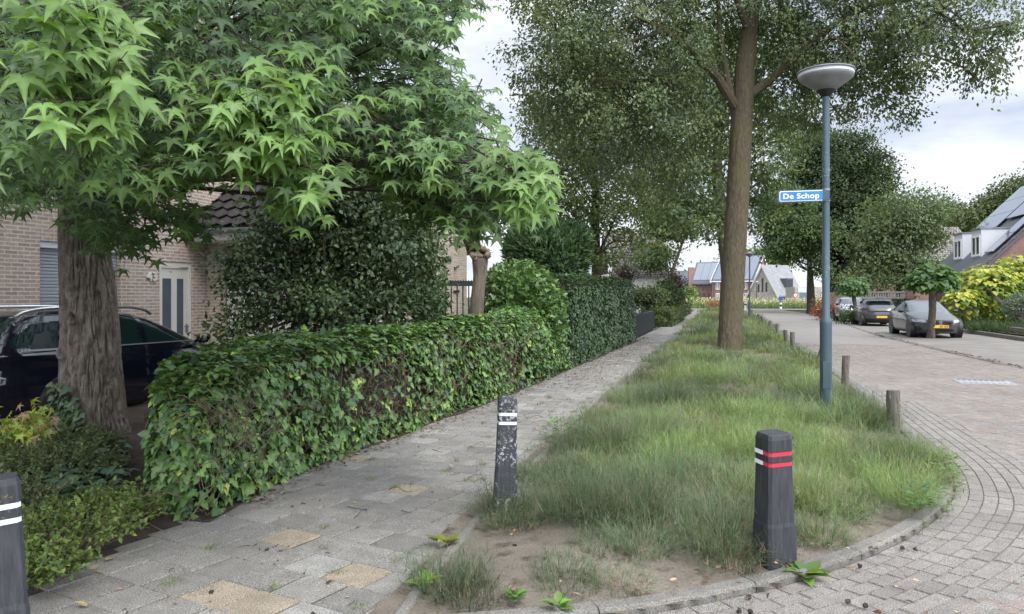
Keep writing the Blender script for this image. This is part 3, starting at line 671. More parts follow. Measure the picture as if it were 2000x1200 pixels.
def tree(name, label, base, top, r0, r1, blobs, ncl, per, crad, lsize, cols, mat, bark, group=None, cat='tree', tmpl=DIA, nb=26, wts=None, droop=.35, forks=None, bias=.45, reject=None, lean=(0, 0), flat=.6, tn=14):
    base = np.asarray(base, float); root = thing(name, label, cat, base, 0, group)
    tip = np.asarray(top, float); mid = base+(tip-base)*.5+np.array([lean[0], lean[1], 0])
    ax = np.array([base, base+(mid-base)*.5, mid, mid+(tip-mid)*.55, tip])
    bark_trunk('trunk', ax, [r0, r0*.9, r0*.74, (r0+r1)*.4, r1], bark, root, .3, r0*.05, 36, 50, 9, 1.6)
    cen, out = in_blobs(blobs, ncl, bias)
    if reject is not None: kp = ~reject(cen); cen, out = cen[kp], out[kp]
    V, Fc, T = leaf_clump(cen, out, per, crad*rng.uniform(.6, 1.3, len(cen)), lsize, clump_col(len(cen), cols, wts), tmpl, droop=droop, flat=flat)
    npmesh('crown', V, Fc, mat, root, T, True, world=True)
    mb = MB(); bp = np.array(base); hs = tip[2]-base[2]
    for i in rng.choice(len(cen), min(nb, len(cen)), replace=False):
        c = cen[i]; d = math.hypot(c[0]-base[0], c[1]-base[1]); hz = np.clip(c[2]-d*rng.uniform(.5, .9), base[2]+hs*.32, tip[2]*.99)
        f = (hz-base[2])/hs; a0 = np.array([np.interp(f, (0, .25, .5, .775, 1), ax[:, q]) for q in range(3)])
        r = r0*(1-.7*f)*rng.uniform(.25, .45); pp = limb(mb, a0-bp, c-bp, r, .015, .06, 6)
        for _ in range(2):
            q = pp[rng.integers(3, 6)]; e_ = cen[rng.integers(len(cen))]-bp
            near = cen[np.argsort(np.linalg.norm(cen-bp-q-rng.normal(0, .6, 3), axis=1))[rng.integers(4, 30)]]-bp
            limb(mb, q, near, r*.4, .008, .05, 5, seg=4)
    mb.build('branches', bark, root, True)
    return root

# ---- the big oak on the verge
ob = np.array([.55, 22.28, .03])
def rej(c):                                                    # the trunk and its fork stand clear of leaves on the street side
    xc = c[:, 0]*CT+c[:, 1]*ST; zc = -c[:, 0]*ST+c[:, 1]*CT; px = 1000+F*xc/zc; py = HY-F*(c[:, 2]-H)/zc
    return ((np.abs(px-1440) < 62) & (zc < 21.9) & (py > 20)) | ((np.abs(px-1405) < 50) & (zc < 23) & (py > 250))
blobs = [E_(1110, 110, 20.5, 120, 170, 2.4), E_(1090, -60, 20.5, 130, 120, 2.4), E_(1240, 60, 21, 170, 190, 2.8), E_(1220, 230, 21, 150, 120, 2.4), E_(1340, 170, 21.5, 120, 190, 2.6), E_(1450, -60, 22, 220, 170, 3.2), E_(1530, 90, 22.5, 120, 170, 2.6),
         E_(1570, 180, 23.5, 110, 110, 2.2), E_(1660, 60, 21, 150, 140, 2.4), E_(1780, 50, 20, 140, 110, 2.0), E_(1890, 60, 19.5, 100, 95, 1.7), E_(1720, 180, 21, 75, 70, 1.5), E_(1330, 330, 23.5, 100, 90, 2.0), E_(1935, 120, 19.2, 50, 55, 1.0), E_(1300, -260, 21.5, 280, 210, 4), E_(1650, -230, 21.5, 280, 200, 4), E_(1960, 20, 19.5, 60, 60, 1.2)]
root = thing('oak_tree', 'tall oak with a thick straight brown trunk on the grassy verge', 'tree', ob)
ax = np.array([ob, W(1428, 600, 21.5), W(1440, 400, 21.6), W(1448, 250, 21.7), W(1455, 130, 21.8), W(1468, 30, 21.9), W(1480, -150, 22), W(1485, -330, 22)])
bark_trunk('trunk', ax, [.325, .318, .31, .3, .275, .2, .15, .08], MT['bark_oak'], root, .1, .014, 80, 150, 14, 2.6, ((3.6, 5.1, .09),))
cen, out = in_blobs(blobs, 2150, .42); kp = ~rej(cen); cen, out = cen[kp], out[kp]
V, Fc, T = leaf_clump(cen, out, 74, .235*rng.uniform(.5, 1.5, len(cen)), .112, clump_col(len(cen), [(.1, .135, .075), (.122, .162, .082), (.15, .19, .082), (.085, .115, .074)]), DIA, droop=.55, flat=.8)
npmesh('crown', V, Fc, MT['oak'], root, T, True, world=True)
mb = MB(); l0 = lambda p: np.asarray(p)-ob
for pts, r0, r1 in (([W(1436, 210, 21.7), W(1400, 150, 21.2), W(1345, 95, 20.8), W(1300, 60, 20.4), W(1240, 30, 20)], .15, .05), ([W(1440, 240, 21.7), W(1420, 150, 21.8), W(1405, 60, 21.9), W(1400, -60, 22)], .12, .05), ([W(1455, 190, 21.7), W(1500, 160, 21.9), W(1560, 105, 21.6), W(1640, 40, 21.2), W(1700, 10, 20.8), W(1780, 0, 20.2)], .15, .04), ([W(1462, 60, 21.8), W(1440, 0, 21.4), W(1420, -80, 21)], .13, .06),
                       ([W(1470, 30, 21.9), W(1500, -40, 22.2), W(1560, -150, 22.5)], .12, .05), ([W(1300, 60, 20.4), W(1200, 90, 20.2), W(1100, 140, 20)], .05, .02), ([W(1640, 40, 21.2), W(1660, 100, 20.8), W(1640, 170, 20.4)], .05, .02), ([W(1780, 0, 20.2), W(1860, 40, 19.8), W(1940, 110, 19.4)], .04, .015), ([W(1345, 95, 20.8), W(1330, 60, 21.5), W(1290, 0, 21)], .06, .03)):
    mb.tube([l0(p) for p in pts], list(np.linspace(r0, r1, len(pts))), 8)
for i in rng.choice(len(cen), 120, replace=False):
    j = np.argsort(np.linalg.norm(cen-cen[i], axis=1))[rng.integers(20, 160)]; limb(mb, l0(cen[i]), l0(cen[j]), .035, .012, .05, 5, .05, 5)
mb.build('branches', MT['bark_oak'], root, True)

# ---- other street and garden trees
OAKC = [(.075, .11, .055), (.095, .135, .06), (.115, .155, .06)]
tree('oak_tree', 'second oak of the verge, half hidden behind the big trunk', (1.3, 44, .0), W(1410, 60, 44), .38, .12,
     [E_(1370, 390, 42, 80, 70, 3), E_(1290, 280, 43, 110, 120, 4), E_(1390, 240, 44, 100, 120, 4), E_(1480, 300, 44, 70, 110, 4), E_(1490, 410, 43, 45, 65, 2.5), E_(1400, 120, 44, 170, 110, 5), E_(1310, 410, 41, 50, 45, 2.2), E_(1388, 440, 40, 45, 35, 2.0), E_(1540, 240, 45, 60, 80, 3)],
     1150, 24, .42, .26, OAKC, MT['oak'], MT['bark_oak'], None, nb=34, droop=.4, lean=(-.6, 0))
tree('street_tree', 'broad dark-crowned tree on several stems right of the blue-grey lamp post', W(1632, 606, 78)*np.array([1, 1, 0]), W(1625, 380, 78), .55, .2,
     [E_(1615, 400, 78, 105, 95, 5), E_(1690, 420, 77, 60, 80, 4), E_(1545, 440, 77, 60, 70, 4), E_(1640, 320, 79, 90, 60, 5), E_(1700, 350, 78, 45, 50, 3), E_(1565, 470, 76, 45, 28, 3), E_(1690, 500, 76, 50, 30, 3), E_(1600, 300, 80, 60, 50, 4)],
     1900, 34, .7, .36, [(.04, .06, .034), (.052, .078, .038), (.068, .098, .042)], MT['far'], MT['bark_dark'], None, nb=40, droop=.3)
tree('street_tree', 'slim dark trunk left of the lamp post with a low green crown', W(1585, 611, 70)*np.array([1, 1, 0]), W(1580, 480, 70), .4, .12,
     [E_(1570, 455, 70, 65, 35, 3), E_(1528, 488, 70, 30, 17, 2), E_(1600, 515, 69, 18, 22, 1.2), E_(1530, 410, 71, 45, 45, 3)],
     620, 30, .55, .3, [(.06, .095, .045), (.08, .125, .05), (.1, .15, .05)], MT['far'], MT['bark_dark'], None, nb=24, droop=.3)
tree('garden_tree', 'airy lighter green tree behind the concrete fence and the parked cars', W(1752, 600, 60)*np.array([1, 1, 0]), W(1765, 430, 60), .25, .06,
     [E_(1750, 440, 60, 70, 65, 3), E_(1800, 420, 61, 50, 50, 2.5), E_(1710, 500, 60, 60, 50, 2.5), E_(1780, 520, 59, 70, 45, 2.5), E_(1690, 550, 58, 60, 25, 2), E_(1815, 470, 61, 30, 25, 2)],
     760, 22, .6, .3, [(.11, .15, .07), (.13, .175, .08), (.09, .12, .065)], MT['far'], MT['bark_mid'], None, nb=46, droop=.3)
tree('background_tree', 'thin tall trees far behind the tiled roof', W(1850, 590, 130)*np.array([1, 1, 0]), W(1850, 410, 130), .3, .1, [E_(1850, 415, 130, 30, 28, 4), E_(1865, 440, 130, 35, 20, 4)], 190, 20, .8, .5, [(.07, .095, .06), (.09, .115, .06)], MT['far'], MT['bark_mid'], None, nb=14)
tree('background_tree', 'rounded olive-green treetops behind the roof with solar panels', W(1930, 590, 120)*np.array([1, 1, 0]), W(1930, 430, 120), .4, .1, [E_(1900, 430, 120, 45, 30, 5), E_(1950, 410, 120, 45, 35, 5), E_(1990, 385, 118, 40, 40, 5), E_(2050, 380, 118, 50, 60, 5)], 800, 22, 1.0, .55, [(.1, .125, .045), (.085, .11, .045)], MT['far'], MT['bark_mid'], None, nb=14)
tree('background_tree', 'low bright tree crowns on the skyline left of the lamp post', W(1475, 590, 210)*np.array([1, 1, 0]), W(1475, 500, 210), .5, .1, [E_(1475, 505, 210, 30, 18, 5), E_(1520, 508, 212, 30, 14, 5), E_(1440, 512, 210, 30, 14, 5)], 300, 18, 1.5, .9, [(.1, .16, .05), (.12, .17, .06)], MT['far'], MT['bark_mid'], None, nb=8)
tree('garden_tree', 'dark-trunked tree rising behind the ivy wall and the conifer', W(1166, 640, 31)*np.array([1, 1, 0]), W(1160, 180, 31), .21, .07,
     [E_(1110, 300, 30, 70, 110, 2.4), E_(1190, 260, 31, 90, 110, 2.6), E_(1090, 400, 29, 60, 45, 1.8), E_(1210, 390, 31, 70, 60, 2.2), E_(1160, 420, 29.5, 70, 40, 1.8), E_(1230, 470, 30, 45, 35, 1.6), E_(1060, 230, 31, 45, 70, 2), E_(1150, 130, 31, 110, 80, 2.6), E_(1190, 505, 29, 35, 25, 1.2)],
     950, 24, .3, .16, [(.09, .125, .055), (.115, .15, .06), (.14, .175, .065)], MT['oak'], MT['bark_dark'], None, nb=50, droop=.3)
tree('garden_tree', 'leaning slender tree with open crown in front of the far tiled roof', W(1322, 612, 60)*np.array([1, 1, 0]), W(1345, 440, 60), .2, .06,
     [E_(1320, 430, 60, 55, 45, 3), E_(1280, 500, 58, 40, 30, 2.5), E_(1270, 420, 60, 40, 40, 2.5)], 420, 20, .5, .27, [(.085, .13, .045), (.07, .1, .04)], MT['far'], MT['bark_mid'], None, nb=30, lean=(-.8, 0))
for lab, px, py, z, rx_, ry_, col in (('twisted pleached tree with a clipped leafy top beside the black fence', 1265, 580, 36, 32, 18, [(.075, .105, .05), (.1, .13, .06)]), ('pleached tree with pale thick trunk further along the garden edge', 1303, 574, 44, 30, 26, [(.075, .11, .05), (.1, .135, .06)])):
    b = W(px, 640, z)*np.array([1, 1, 0]); tree('pleached_tree', lab, b, W(px, py, z), .17 if px > 1290 else .09, .05, [E_(px, py, z, rx_, ry_, .7)], 150, 20, .2, .16, col, MT['far'], MT['bark_mid'], 'pleached trees beside the path', nb=8)
tree('purple_shrub', 'dark purple-leaved shrub at the end of the garden row', W(1318, 612, 52)*np.array([1, 1, 0]), W(1318, 570, 52), .1, .03, [E_(1318, 560, 52, 18, 30, .8), E_(1312, 590, 52, 18, 20, .8)], 230, 20, .22, .16, [(.035, .016, .022), (.05, .022, .03)], MT['dark'], MT['bark_dark'], cat='shrub', nb=6)
tree('purple_shrub', 'small reddish-purple shrub in front of the white gable', W(1222, 600, 50)*np.array([1, 1, 0]), W(1222, 570, 50), .06, .03, [E_(1222, 535, 50, 14, 16, .5)], 90, 20, .2, .15, [(.06, .03, .035), (.075, .045, .04)], MT['dark'], MT['bark_dark'], cat='shrub', nb=5)
tree('yellow_shrub', 'bright yellow-green shrub between the pleached trunks', W(1266, 606, 40)*np.array([1, 1, 0]), W(1266, 590, 40), .05, .02, [E_(1266, 588, 40, 13, 12, .4)], 90, 18, .13, .12, [(.4, .38, .03), (.33, .34, .04)], MT['far'], MT['bark_mid'], cat='shrub', nb=4)
tree('young_tree', 'young light green tree in front of the far brick house', W(1346, 600, 110)*np.array([1, 1, 0]), W(1346, 570, 110), .1, .03, [E_(1346, 575, 110, 9, 16, .8), E_(1340, 588, 108, 14, 8, 1)], 110, 18, .45, .32, [(.13, .2, .05), (.15, .23, .07)], MT['far'], MT['bark_mid'], nb=6)

# ---- catalpas by the parking bays
def catalpa(name, label, base, px, py, z, rpx, rpy, n, col, tr, group, lsize=.24, dome=True, cat='tree', extra=()):
    root = thing(name, label, cat, base, 0, group); c = W(px, py, z); top = c.copy(); top[2] = c[2]-.1
    bark_trunk('trunk', np.array([base, (base+top)/2+np.array([.02, 0, 0]), top]), [tr, tr*.85, tr*.9], MT['bark_mid'] if dome else MT['bark_dark'], root, .12, .012, 30, 40, 8, 2.0)
    P, O, K = [], [], []
    for (qx, qy, qz, ra, rb) in ((px, py, z, rpx, rpy),)+tuple(extra):
        cc = W(qx, qy, qz); r = np.array([ra/F*z, ra/F*z, rb/F*z]); m = int(n*ra*rb/(rpx*rpy)); d = rdir(m)
        if dome: d[:, 2] = np.where(d[:, 2] < -.35, -.35*rng.random(m), d[:, 2])
        P.append(cc+d*r*rng.uniform(.55, 1.0, (m, 1))**.7); O.append(d)
    P = np.concatenate(P); O = np.concatenate(O); m = len(P)
    T = O*np.array([1, 1, .2])-UP*.45+rdir(m)*.35; N = O*.7+UP*.9+rdir(m)*.3
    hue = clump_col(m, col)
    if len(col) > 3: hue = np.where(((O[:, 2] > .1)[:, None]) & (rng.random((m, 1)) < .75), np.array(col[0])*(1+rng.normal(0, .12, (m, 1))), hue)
    V, Fc, T = cloud(P, T, N, lsize*rng.uniform(.6, 1.2, m), HRT, hue); npmesh('crown', V, Fc, MT['leaf'], root, T, True, world=True)
    mb = MB()
    for k in range(16): limb(mb, top-base-UP*.05, P[rng.integers(m)]-base, .035, .01, .1, 5)
    mb.build('branches', MT['bark_dark'], root, True); return root
GC = [(.1, .18, .06), (.13, .22, .07), (.075, .14, .05)]
catalpa('catalpa_tree', 'round-headed catalpa on a short trunk in front of the dark grey saloon', G(1818, 661), 1822, 553, 28.6, 45, 40, 760, GC, .145, 'ball catalpas at the parking bays')
catalpa('catalpa_tree', 'smaller round-headed catalpa between the silver car and the hatchback', cam2w(*(lambda p: (p[0]*CT+p[1]*ST, -p[0]*ST+p[1]*CT))(np.array([8.62, 49.6]))), 1666, 566, 46, 30, 26, 600, GC, .13, 'ball catalpas at the parking bays')
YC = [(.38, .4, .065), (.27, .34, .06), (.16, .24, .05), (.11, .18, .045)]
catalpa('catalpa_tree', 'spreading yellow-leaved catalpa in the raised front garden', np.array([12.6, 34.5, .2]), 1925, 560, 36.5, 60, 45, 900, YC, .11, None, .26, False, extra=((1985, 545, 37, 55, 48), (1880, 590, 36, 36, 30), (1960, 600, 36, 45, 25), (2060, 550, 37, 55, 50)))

# ---- conifer, clipped hedges and shrubs
def bush(name, label, cat, base, blobs, n, lsize, cols, mat, tmpl=DIA, group=None, up=.3, shell=.25, core=True, stems=True, wts=None, droop=.2):
    root = thing(name, label, cat, base, 0, group); P, O = in_blobs(blobs, n, shell)
    keep = P[:, 2] > .03; P, O = P[keep], O[keep]; m = len(P)
    V, Fc, T = cloud(P, O*.7+UP*up+rdir(m)*.7-UP*droop, O*.6+UP*.5+rdir(m)*.6, lsize*rng.uniform(.65, 1.3, m), tmpl, clump_col(m, cols, wts)); npmesh('foliage', V, Fc, mat, root, T, True, world=True)
    if stems:
        mb = MB(); b0 = np.asarray(base, float)
        for k in range(26): 
            q = P[rng.integers(m)]; limb(mb, rng.normal(0, .06, 3)*np.array([1, 1, 0]), q-b0, .022, .006, .03, 5)
        mb.build('stems', MT['bark_dark'], root, True)
    return root
def box_hedge(name, label, a, b, h, wdt, n, lsize, cols, group=None, mat='dark', tmpl=DIA):
    """clipped hedge: leaves over a squared body from ground point a to b"""
    a = np.array([a[0], a[1], 0.]); b = np.array([b[0], b[1], 0.]); L = np.linalg.norm(b-a); d = (b-a)/L; s = np.array([d[1], -d[0], 0]); root = thing(name, label, 'hedge', (a+b)/2, 0, group)
    f = rng.integers(0, 5, n); u = rng.random(n); v = rng.random(n); t = np.where(f == 3, 0, np.where(f == 4, 1, u)); q = np.where(f == 0, 1., np.where(f == 1, -1., 2*np.where(f < 3, v, u)-1)); hz = np.where(f == 2, 1., v)
    P = a+d*(t*L)[:, None]+s*(q*wdt/2)[:, None]+UP*(hz*h)[:, None]
    O = np.where((f == 0)[:, None], s, np.where((f == 1)[:, None], -s, np.where((f == 2)[:, None], UP, np.where((f == 3)[:, None], -d, d))))
    P = P-O*rng.random((n, 1))**2*.1+O*((fbm(P*2.2, 2)-.5)*.16)[:, None]
    V, Fc, T = cloud(P, O*.8+UP*.3+rdir(n)*.7, O+UP*.3+rdir(n)*.5, lsize*rng.uniform(.7, 1.3, n), tmpl, clump_col(n, cols)); npmesh('foliage', V, Fc, MT[mat], root, T, True, world=True)
    mb = MB(); mb.box(UP*h*.47, (wdt-.16, L-.16, h*.9), math.atan2(d[1], d[0])-math.pi/2); mb.build('stems', MT['bark_dark'], root, bevel=.05)  # solid dark filler box, stands in for shade between the leaves
    return root
cb = W(1070, 700, 22)*np.array([1, 1, 0])
bush('conifer', 'dense dark green conifer with a flat soft top above the ivy', 'conifer', cb, [E_(1070, 500, 22, 85, 62, 1.4), E_(1040, 480, 22, 55, 45, 1.2), E_(1110, 475, 22, 45, 40, 1.1), E_(1075, 580, 22, 85, 70, 1.4)], 26000, .19, [(.046, .085, .04), (.064, .115, .045), (.085, .145, .048)], MT['dark'], LAN, up=.8, shell=.3)
hblobs = [E_(650, 400, 11.4, 150, 120, 1.1), E_(540, 500, 11.2, 105, 50, .8), E_(600, 590, 11, 150, 60, .9), E_(760, 470, 11.4, 110, 100, 1.0), E_(720, 590, 11.1, 140, 70, .9), E_(480, 555, 11, 55, 22, .5), E_(470, 640, 10.6, 60, 25, .4), E_(650, 300, 11.6, 110, 80, .9)]
tree('holly_tree', 'dark small-leaved evergreen shrub tree in front of the garage', W(668, 830, 11.4)*np.array([1, 1, 0]), W(655, 250, 11.4), .11, .03, hblobs, 1000, 38, .15, .075, [(.045, .072, .034), (.062, .098, .042), (.085, .13, .048), (.2, .2, .05)], MT['dark'], MT['bark_dark'], None, 'shrub', OVA, 60, [.38, .36, .245, .015], .3, bias=.5, flat=.8)
bush('privet_shrub', 'glossy mid-green shrub against the garage gable wall', 'shrub', W(825, 760, 12.2)*np.array([1, 1, 0]), [E_(815, 470, 12.3, 45, 65, .5), E_(830, 560, 12.2, 45, 70, .5), E_(790, 520, 12.2, 50, 90, .5), E_(845, 600, 12.1, 32, 30, .3)], 6500, .07, [(.085, .135, .05), (.115, .175, .06), (.06, .095, .042)], MT['ivy'], OVA, shell=.4)
box_hedge('box_hedge', 'clipped green box hedge with a squared end beside the path', G(1292, 640)-np.array([.25, 0, 0]), G(1318, 625)-np.array([.1, 0, 0]), 1.0, 1.6, 5200, .1, [(.05, .085, .025), (.07, .11, .03), (.09, .13, .035)])
box_hedge('box_hedge', 'darker low hedge further along the gardens', G(1326, 622)-np.array([.6, 0, 0]), G(1345, 613)-np.array([.6, 0, 0]), .95, 1.6, 3000, .14, [(.04, .065, .03), (.06, .095, .035)])
bush('garden_shrub', 'pale variegated shrub at the foot of the box hedge', 'shrub', G(1292, 633)-np.array([.2, 2.0, 0]), [E_(1287, 626, 37, 11, 7, .35)], 500, .12, [(.14, .17, .09), (.09, .13, .05)], MT['far'], OVA, stems=False)
bush('silver_shrub', 'grey-green clipped bush at the right edge of the garden', 'shrub', np.array([12.2, 31, .15]), [E_(1988, 600, 32.5, 26, 28, .55), E_(2010, 605, 32.5, 22, 24, .5)], 4200, .09, [(.16, .2, .17), (.22, .26, .22), (.12, .16, .12)], MT['far'], DIA)
for px, py, z, rp, ry, lab in ((1925, 646, 32.5, 24, 14, 'dark strappy grass clump spilling over the garden kerb'), (1895, 638, 35, 18, 10, 'low green garden plants beside the dark grey saloon')):
    b = W(px, 660, z)*np.array([1, 1, 0])+UP*.12; n = 700; rt = thing('garden_plant', lab, 'plant', b); az = rng.uniform(0, 6.28, n)
    V, Fc, T = blades(np.stack([rng.normal(0, .28, n), rng.normal(0, .28, n), 0*az], 1), az, rng.uniform(.2, 1.2, n), rng.uniform(.3, .6, n), np.full(n, .03), rcol(n, (.06, .09, .04), .35), .9)
    npmesh('foliage', V, Fc, MT['grass'], rt, T)
n = 9000; x = rng.uniform(11.7, 17, n); y = rng.uniform(25, 50, n); V, Fc, T = blades(np.stack([x, y, .12+0*x], 1), rng.uniform(0, 6.28, n), rng.uniform(.1, .8, n), rng.uniform(.3, .8, n), np.full(n, .04), rcol(n, (.075, .11, .05), .3), .8)
prop(npmesh('garden_ground_cover', V, Fc, MT['grass'], None, T), 'tall green ground cover filling the raised front garden', 'ground cover', kind='stuff')
for x, y, lab, col in ((8.2, 47.8, 'bushy green weeds between silver car and hatchback', (.06, .11, .03)), (7.5, 54.8, 'red-flowering shrub at the fence behind the lamp post', None)):
    rt = thing('weed_clump' if col else 'flowering_shrub', lab, 'plant', (x, y, .01)); n = 900; P = rng.normal(size=(n, 3))*np.array([.38, .38, .28])+np.array([0, 0, .42]); P = P[P[:, 2] > .02]; n = len(P)
    c = rcol(n, col, .3) if col else np.where(rng.random((n, 1)) < .45, np.array([.5, .06, .05]), np.array([.06, .1, .035]))*(1+rng.normal(0, .2, (n, 1)))
    if not col: P[:, 2] *= 1.5
    V, Fc, T = cloud(P, rdir(n)+UP*.4, rdir(n)+UP*.5, .15*rng.uniform(.7, 1.3, n), DIA, c); npmesh('foliage', V, Fc, MT['flower'], rt, T)
box_hedge('garden_hedge', 'dark climber hedge in front of the concrete fence', (9.6, 57.2), (13.2, 57.0), 1.35, .5, 4200, .13, [(.035, .055, .03), (.05, .075, .035)])
# wild flowers where the street bends
n = 26000; x = rng.uniform(-12, 30, n); y = rng.uniform(102, 148, n); V, Fc, T = blades(np.stack([x, y, 0*x], 1), rng.uniform(0, 6.28, n), rng.uniform(.05, .5, n), rng.uniform(.3, 1.0, n), np.full(n, .11), rcol(n, (.15, .19, .085), .35, .1), .5, 2)
k = rng.random(len(T)) < .0; prop(npmesh('meadow_plants', V, Fc, MT['grass'], None, T), 'tall yellow-green meadow plants where the street bends', 'ground cover', kind='stuff')
n = 2600; x = rng.uniform(-8, 24, n); y = rng.uniform(101.5, 140, n); c = np.array([(.5, .45, .2), (.5, .48, .4), (.4, .3, .2), (.36, .4, .2)])[rng.integers(0, 4, n)]
V, Fc, T = cloud(np.stack([x, y, rng.uniform(.5, 1.3, n)], 1), rdir(n)+UP*.3, rdir(n)+UP, rng.uniform(.2, .4, n), DIA, c); prop(npmesh('wild_flowers', V, Fc, MT['flower'], None, T), 'pale wild flowers scattered through the meadow', 'flowers', kind='stuff')
n = 700; p0 = W(1400, 597, 97); x = p0[0]+rng.uniform(-1.3, 1.1, n); y = p0[1]+rng.uniform(-2, 2, n)
V, Fc, T = cloud(np.stack([x, y, rng.uniform(.2, 1.0, n)], 1), rdir(n)+UP*.3, rdir(n)+UP, rng.uniform(.2, .35, n), DIA, np.where(rng.random((n, 1)) < .75, np.array([.36, .18, .12]), np.array([.15, .2, .06]))*(1+rng.normal(0, .12, (n, 1)))); rt = thing('flower_bed', 'bed of orange-red flowers at the far end of the verge', 'flower bed', p0*np.array([1, 1, 0])); npmesh('blossoms', V, Fc, MT['flower'], rt, T, world=True)

# ================================================================ ivy hedges
def ivy_hedge(label, ya, yb, hf, thick, dens, lsize, cols, tmpl, wts=None, skew=0.0, front=-.06, bare=0.0, bumpk=.16):
    L = yb-ya; root = thing('ivy_hedge', label, 'hedge', (float(pxl((ya+yb)/2))-thick/2, (ya+yb)/2, 0))
    area = L*(float(hf((ya+yb)/2))*1.15+thick)+2*thick*1.3; n = int(area*dens); y = rng.uniform(ya, yb, n); h = hf(y)
    per = h+thick; s = rng.random(n)*(per+.25*h)
    fx = np.where(s < h, 0.0, np.where(s < per, -(s-h), -thick)); fz = np.where(s < h, s, np.where(s < per, h, h-(s-per)))
    O = np.where((s < h)[:, None], np.array([1, 0, 0.]), np.where((s < per)[:, None], UP, np.array([-1, 0, 0.])))
    ne = int(n*(1.3*thick*2)/area*.8); e0 = rng.random(ne)                       # the two end faces
    y = np.concatenate([y, np.where(rng.random(ne) < .6, ya, yb)]); fx = np.concatenate([fx, -rng.random(ne)*thick]); hh = hf(y[n:]); fz = np.concatenate([fz, hh*rng.random(ne)]); h = np.concatenate([h, hh])
    O = np.concatenate([O, np.where((y[n:] == ya)[:, None], np.array([0, -1., 0]), np.array([0, 1., 0]))]); n = n+ne
    # round the edges
    qx = (fx+thick/2)/(thick/2); qz = np.clip(fz/h, 0, 1); ends = np.minimum(y-ya, yb-y); qe = np.clip(1-ends/.5, 0, 1)
    rr = (np.abs(qx)**5+qz**5+qe**4)**(1/5.); rr = np.maximum(rr, 1); k = 1/rr
    fx = -thick/2+qx*k*thick/2; fz = np.where(qz > .6, fz*k, fz); y = np.where(qe > 0, np.clip(y, ya+.0, yb)+np.where(y-ya < .5, 1, -1)*(1-k)*.5, y)
    x = pxl(y)+front+fx; y = y+skew*np.clip(-fx, 0, 2)*np.exp(-np.clip(y-ya, 0, 9)/1.6)
    P = np.stack([x, y, fz], 1); b = fbm(np.stack([y*1.3, fz*1.6+fx*1.6, 0*y+ya], 1), 3)-.5; b2 = fbm(np.stack([y*4, fz*4+fx*4, 0*y+3.1], 1), 2)-.5
    O = unit(O+np.stack([qx*.6, 0*qx, qz**3*.8], 1)); P = P+O*(b*bumpk*2+b2*.09)[:, None]-O*(rng.random((n, 1))**2.2*.16); P[:, 2] = np.maximum(P[:, 2], .05)
    if bare > 0:                                               # thin places where the stems show
        th = fbm(np.stack([y*.9+2.2, fz*1.9, 0*y+7.7], 1), 2); kp = ~((th > .64-bare*.1) & (fz < h*.8) & (O[:, 0] > .4) & (rng.random(n) < .8)); P, O = P[kp], O[kp]; n = len(P)
    tilt = rng.normal(0, .35, (n, 3)); side = np.stack([0*P[:, 0], np.ones(n), 0*P[:, 0]], 1)*rng.normal(0, .55, (n, 1))
    T = -UP*.75+O*.35+side*1.5+tilt*.9; topm = (O[:, 2] > .75); T[topm] = O[topm]*.1+rdir(topm.sum())*np.array([1, 1, .3])-UP*.2+np.array([.5, 0, 0])
    N = O*.9+UP*.5+rdir(n)*.5
    g = fbm(np.stack([P[:, 1]*.8, P[:, 2]*1.2, P[:, 0]], 1), 2)[:, None]; col = clump_col(n, cols, wts)*(.75+.5*g)*(1+rng.normal(0, .05, (n, 3)))
    V, Fc, T = cloud(P, T, N, lsize*rng.uniform(.55, 1.25, n), tmpl, col); npmesh('foliage', V, Fc, MT['ivy'], root, T, True, world=True)
    mb = MB(); lo = np.array(root.location)
    ys = np.arange(ya+.3, yb-.1, .5)                           # solid dark core added for the shaded inside, stops see-through
    for i in range(len(ys)-1):
        h0, h1 = float(hf(ys[i]))-.14, float(hf(ys[i+1]))-.14; xa, xb = float(pxl(ys[i]))+front, float(pxl(ys[i+1]))+front
        sk = lambda q, yv: yv+skew*q*math.exp(-max(yv-ya, 0)/1.6)
        A = [(xa-.27, sk(.27, ys[i]), .02), (xa-.27, sk(.27, ys[i]), h0-.1), (xa-.3, sk(.3, ys[i]), h0), (xa-thick+.25, sk(thick-.25, ys[i]), h0), (xa-thick+.15, sk(thick-.15, ys[i]), .02)]
        B = [(xb-.27, sk(.27, ys[i+1]), .02), (xb-.27, sk(.27, ys[i+1]), h1-.1), (xb-.3, sk(.3, ys[i+1]), h1), (xb-thick+.25, sk(thick-.25, ys[i+1]), h1), (xb-thick+.15, sk(thick-.15, ys[i+1]), .02)]
        Vq = [np.array(p)-lo for p in A+B]; fq = [(k, k+1, 5+k+1, 5+k) for k in range(4)]+[(0, 1, 2, 3, 4), (9, 8, 7, 6, 5)]
        mb.add(Vq, fq)
    mb.build('dark_core', MT['bark_dark'], root); mb2 = MB()
    for i in range(int(L*75) if bare > .5 else 0):
        yv = ya+.2+(yb-ya-.3)*rng.random()**1.3; hv = float(hf(yv)); z0 = rng.uniform(.0, hv*.7); xx = float(pxl(yv))+front-rng.uniform(.0, .12); l = rng.uniform(.2, .6)
        if yv > ya+9: continue
        limb(mb2, np.array([xx, yv, z0+.02])-lo, np.array([xx+rng.normal(.0, .05), yv+rng.normal(0, .3), min(z0+l*rng.uniform(-.3, 1)+.1, hv*.93)])-lo, .0045, .002, .0, 4, .22, 6)
    if bare > .5: mb2.build('stems', MT['twig'], root, True)
    return root
IC = [(.068, .128, .044), (.1, .178, .054), (.14, .23, .062), (.055, .1, .05), (.28, .38, .08)]
hlow = lambda y: np.interp(y, [4.6, 5.2, 6.5, 9, 12, 15, 17.2], [1.02, 1.12, 1.2, 1.27, 1.34, 1.38, 1.42])
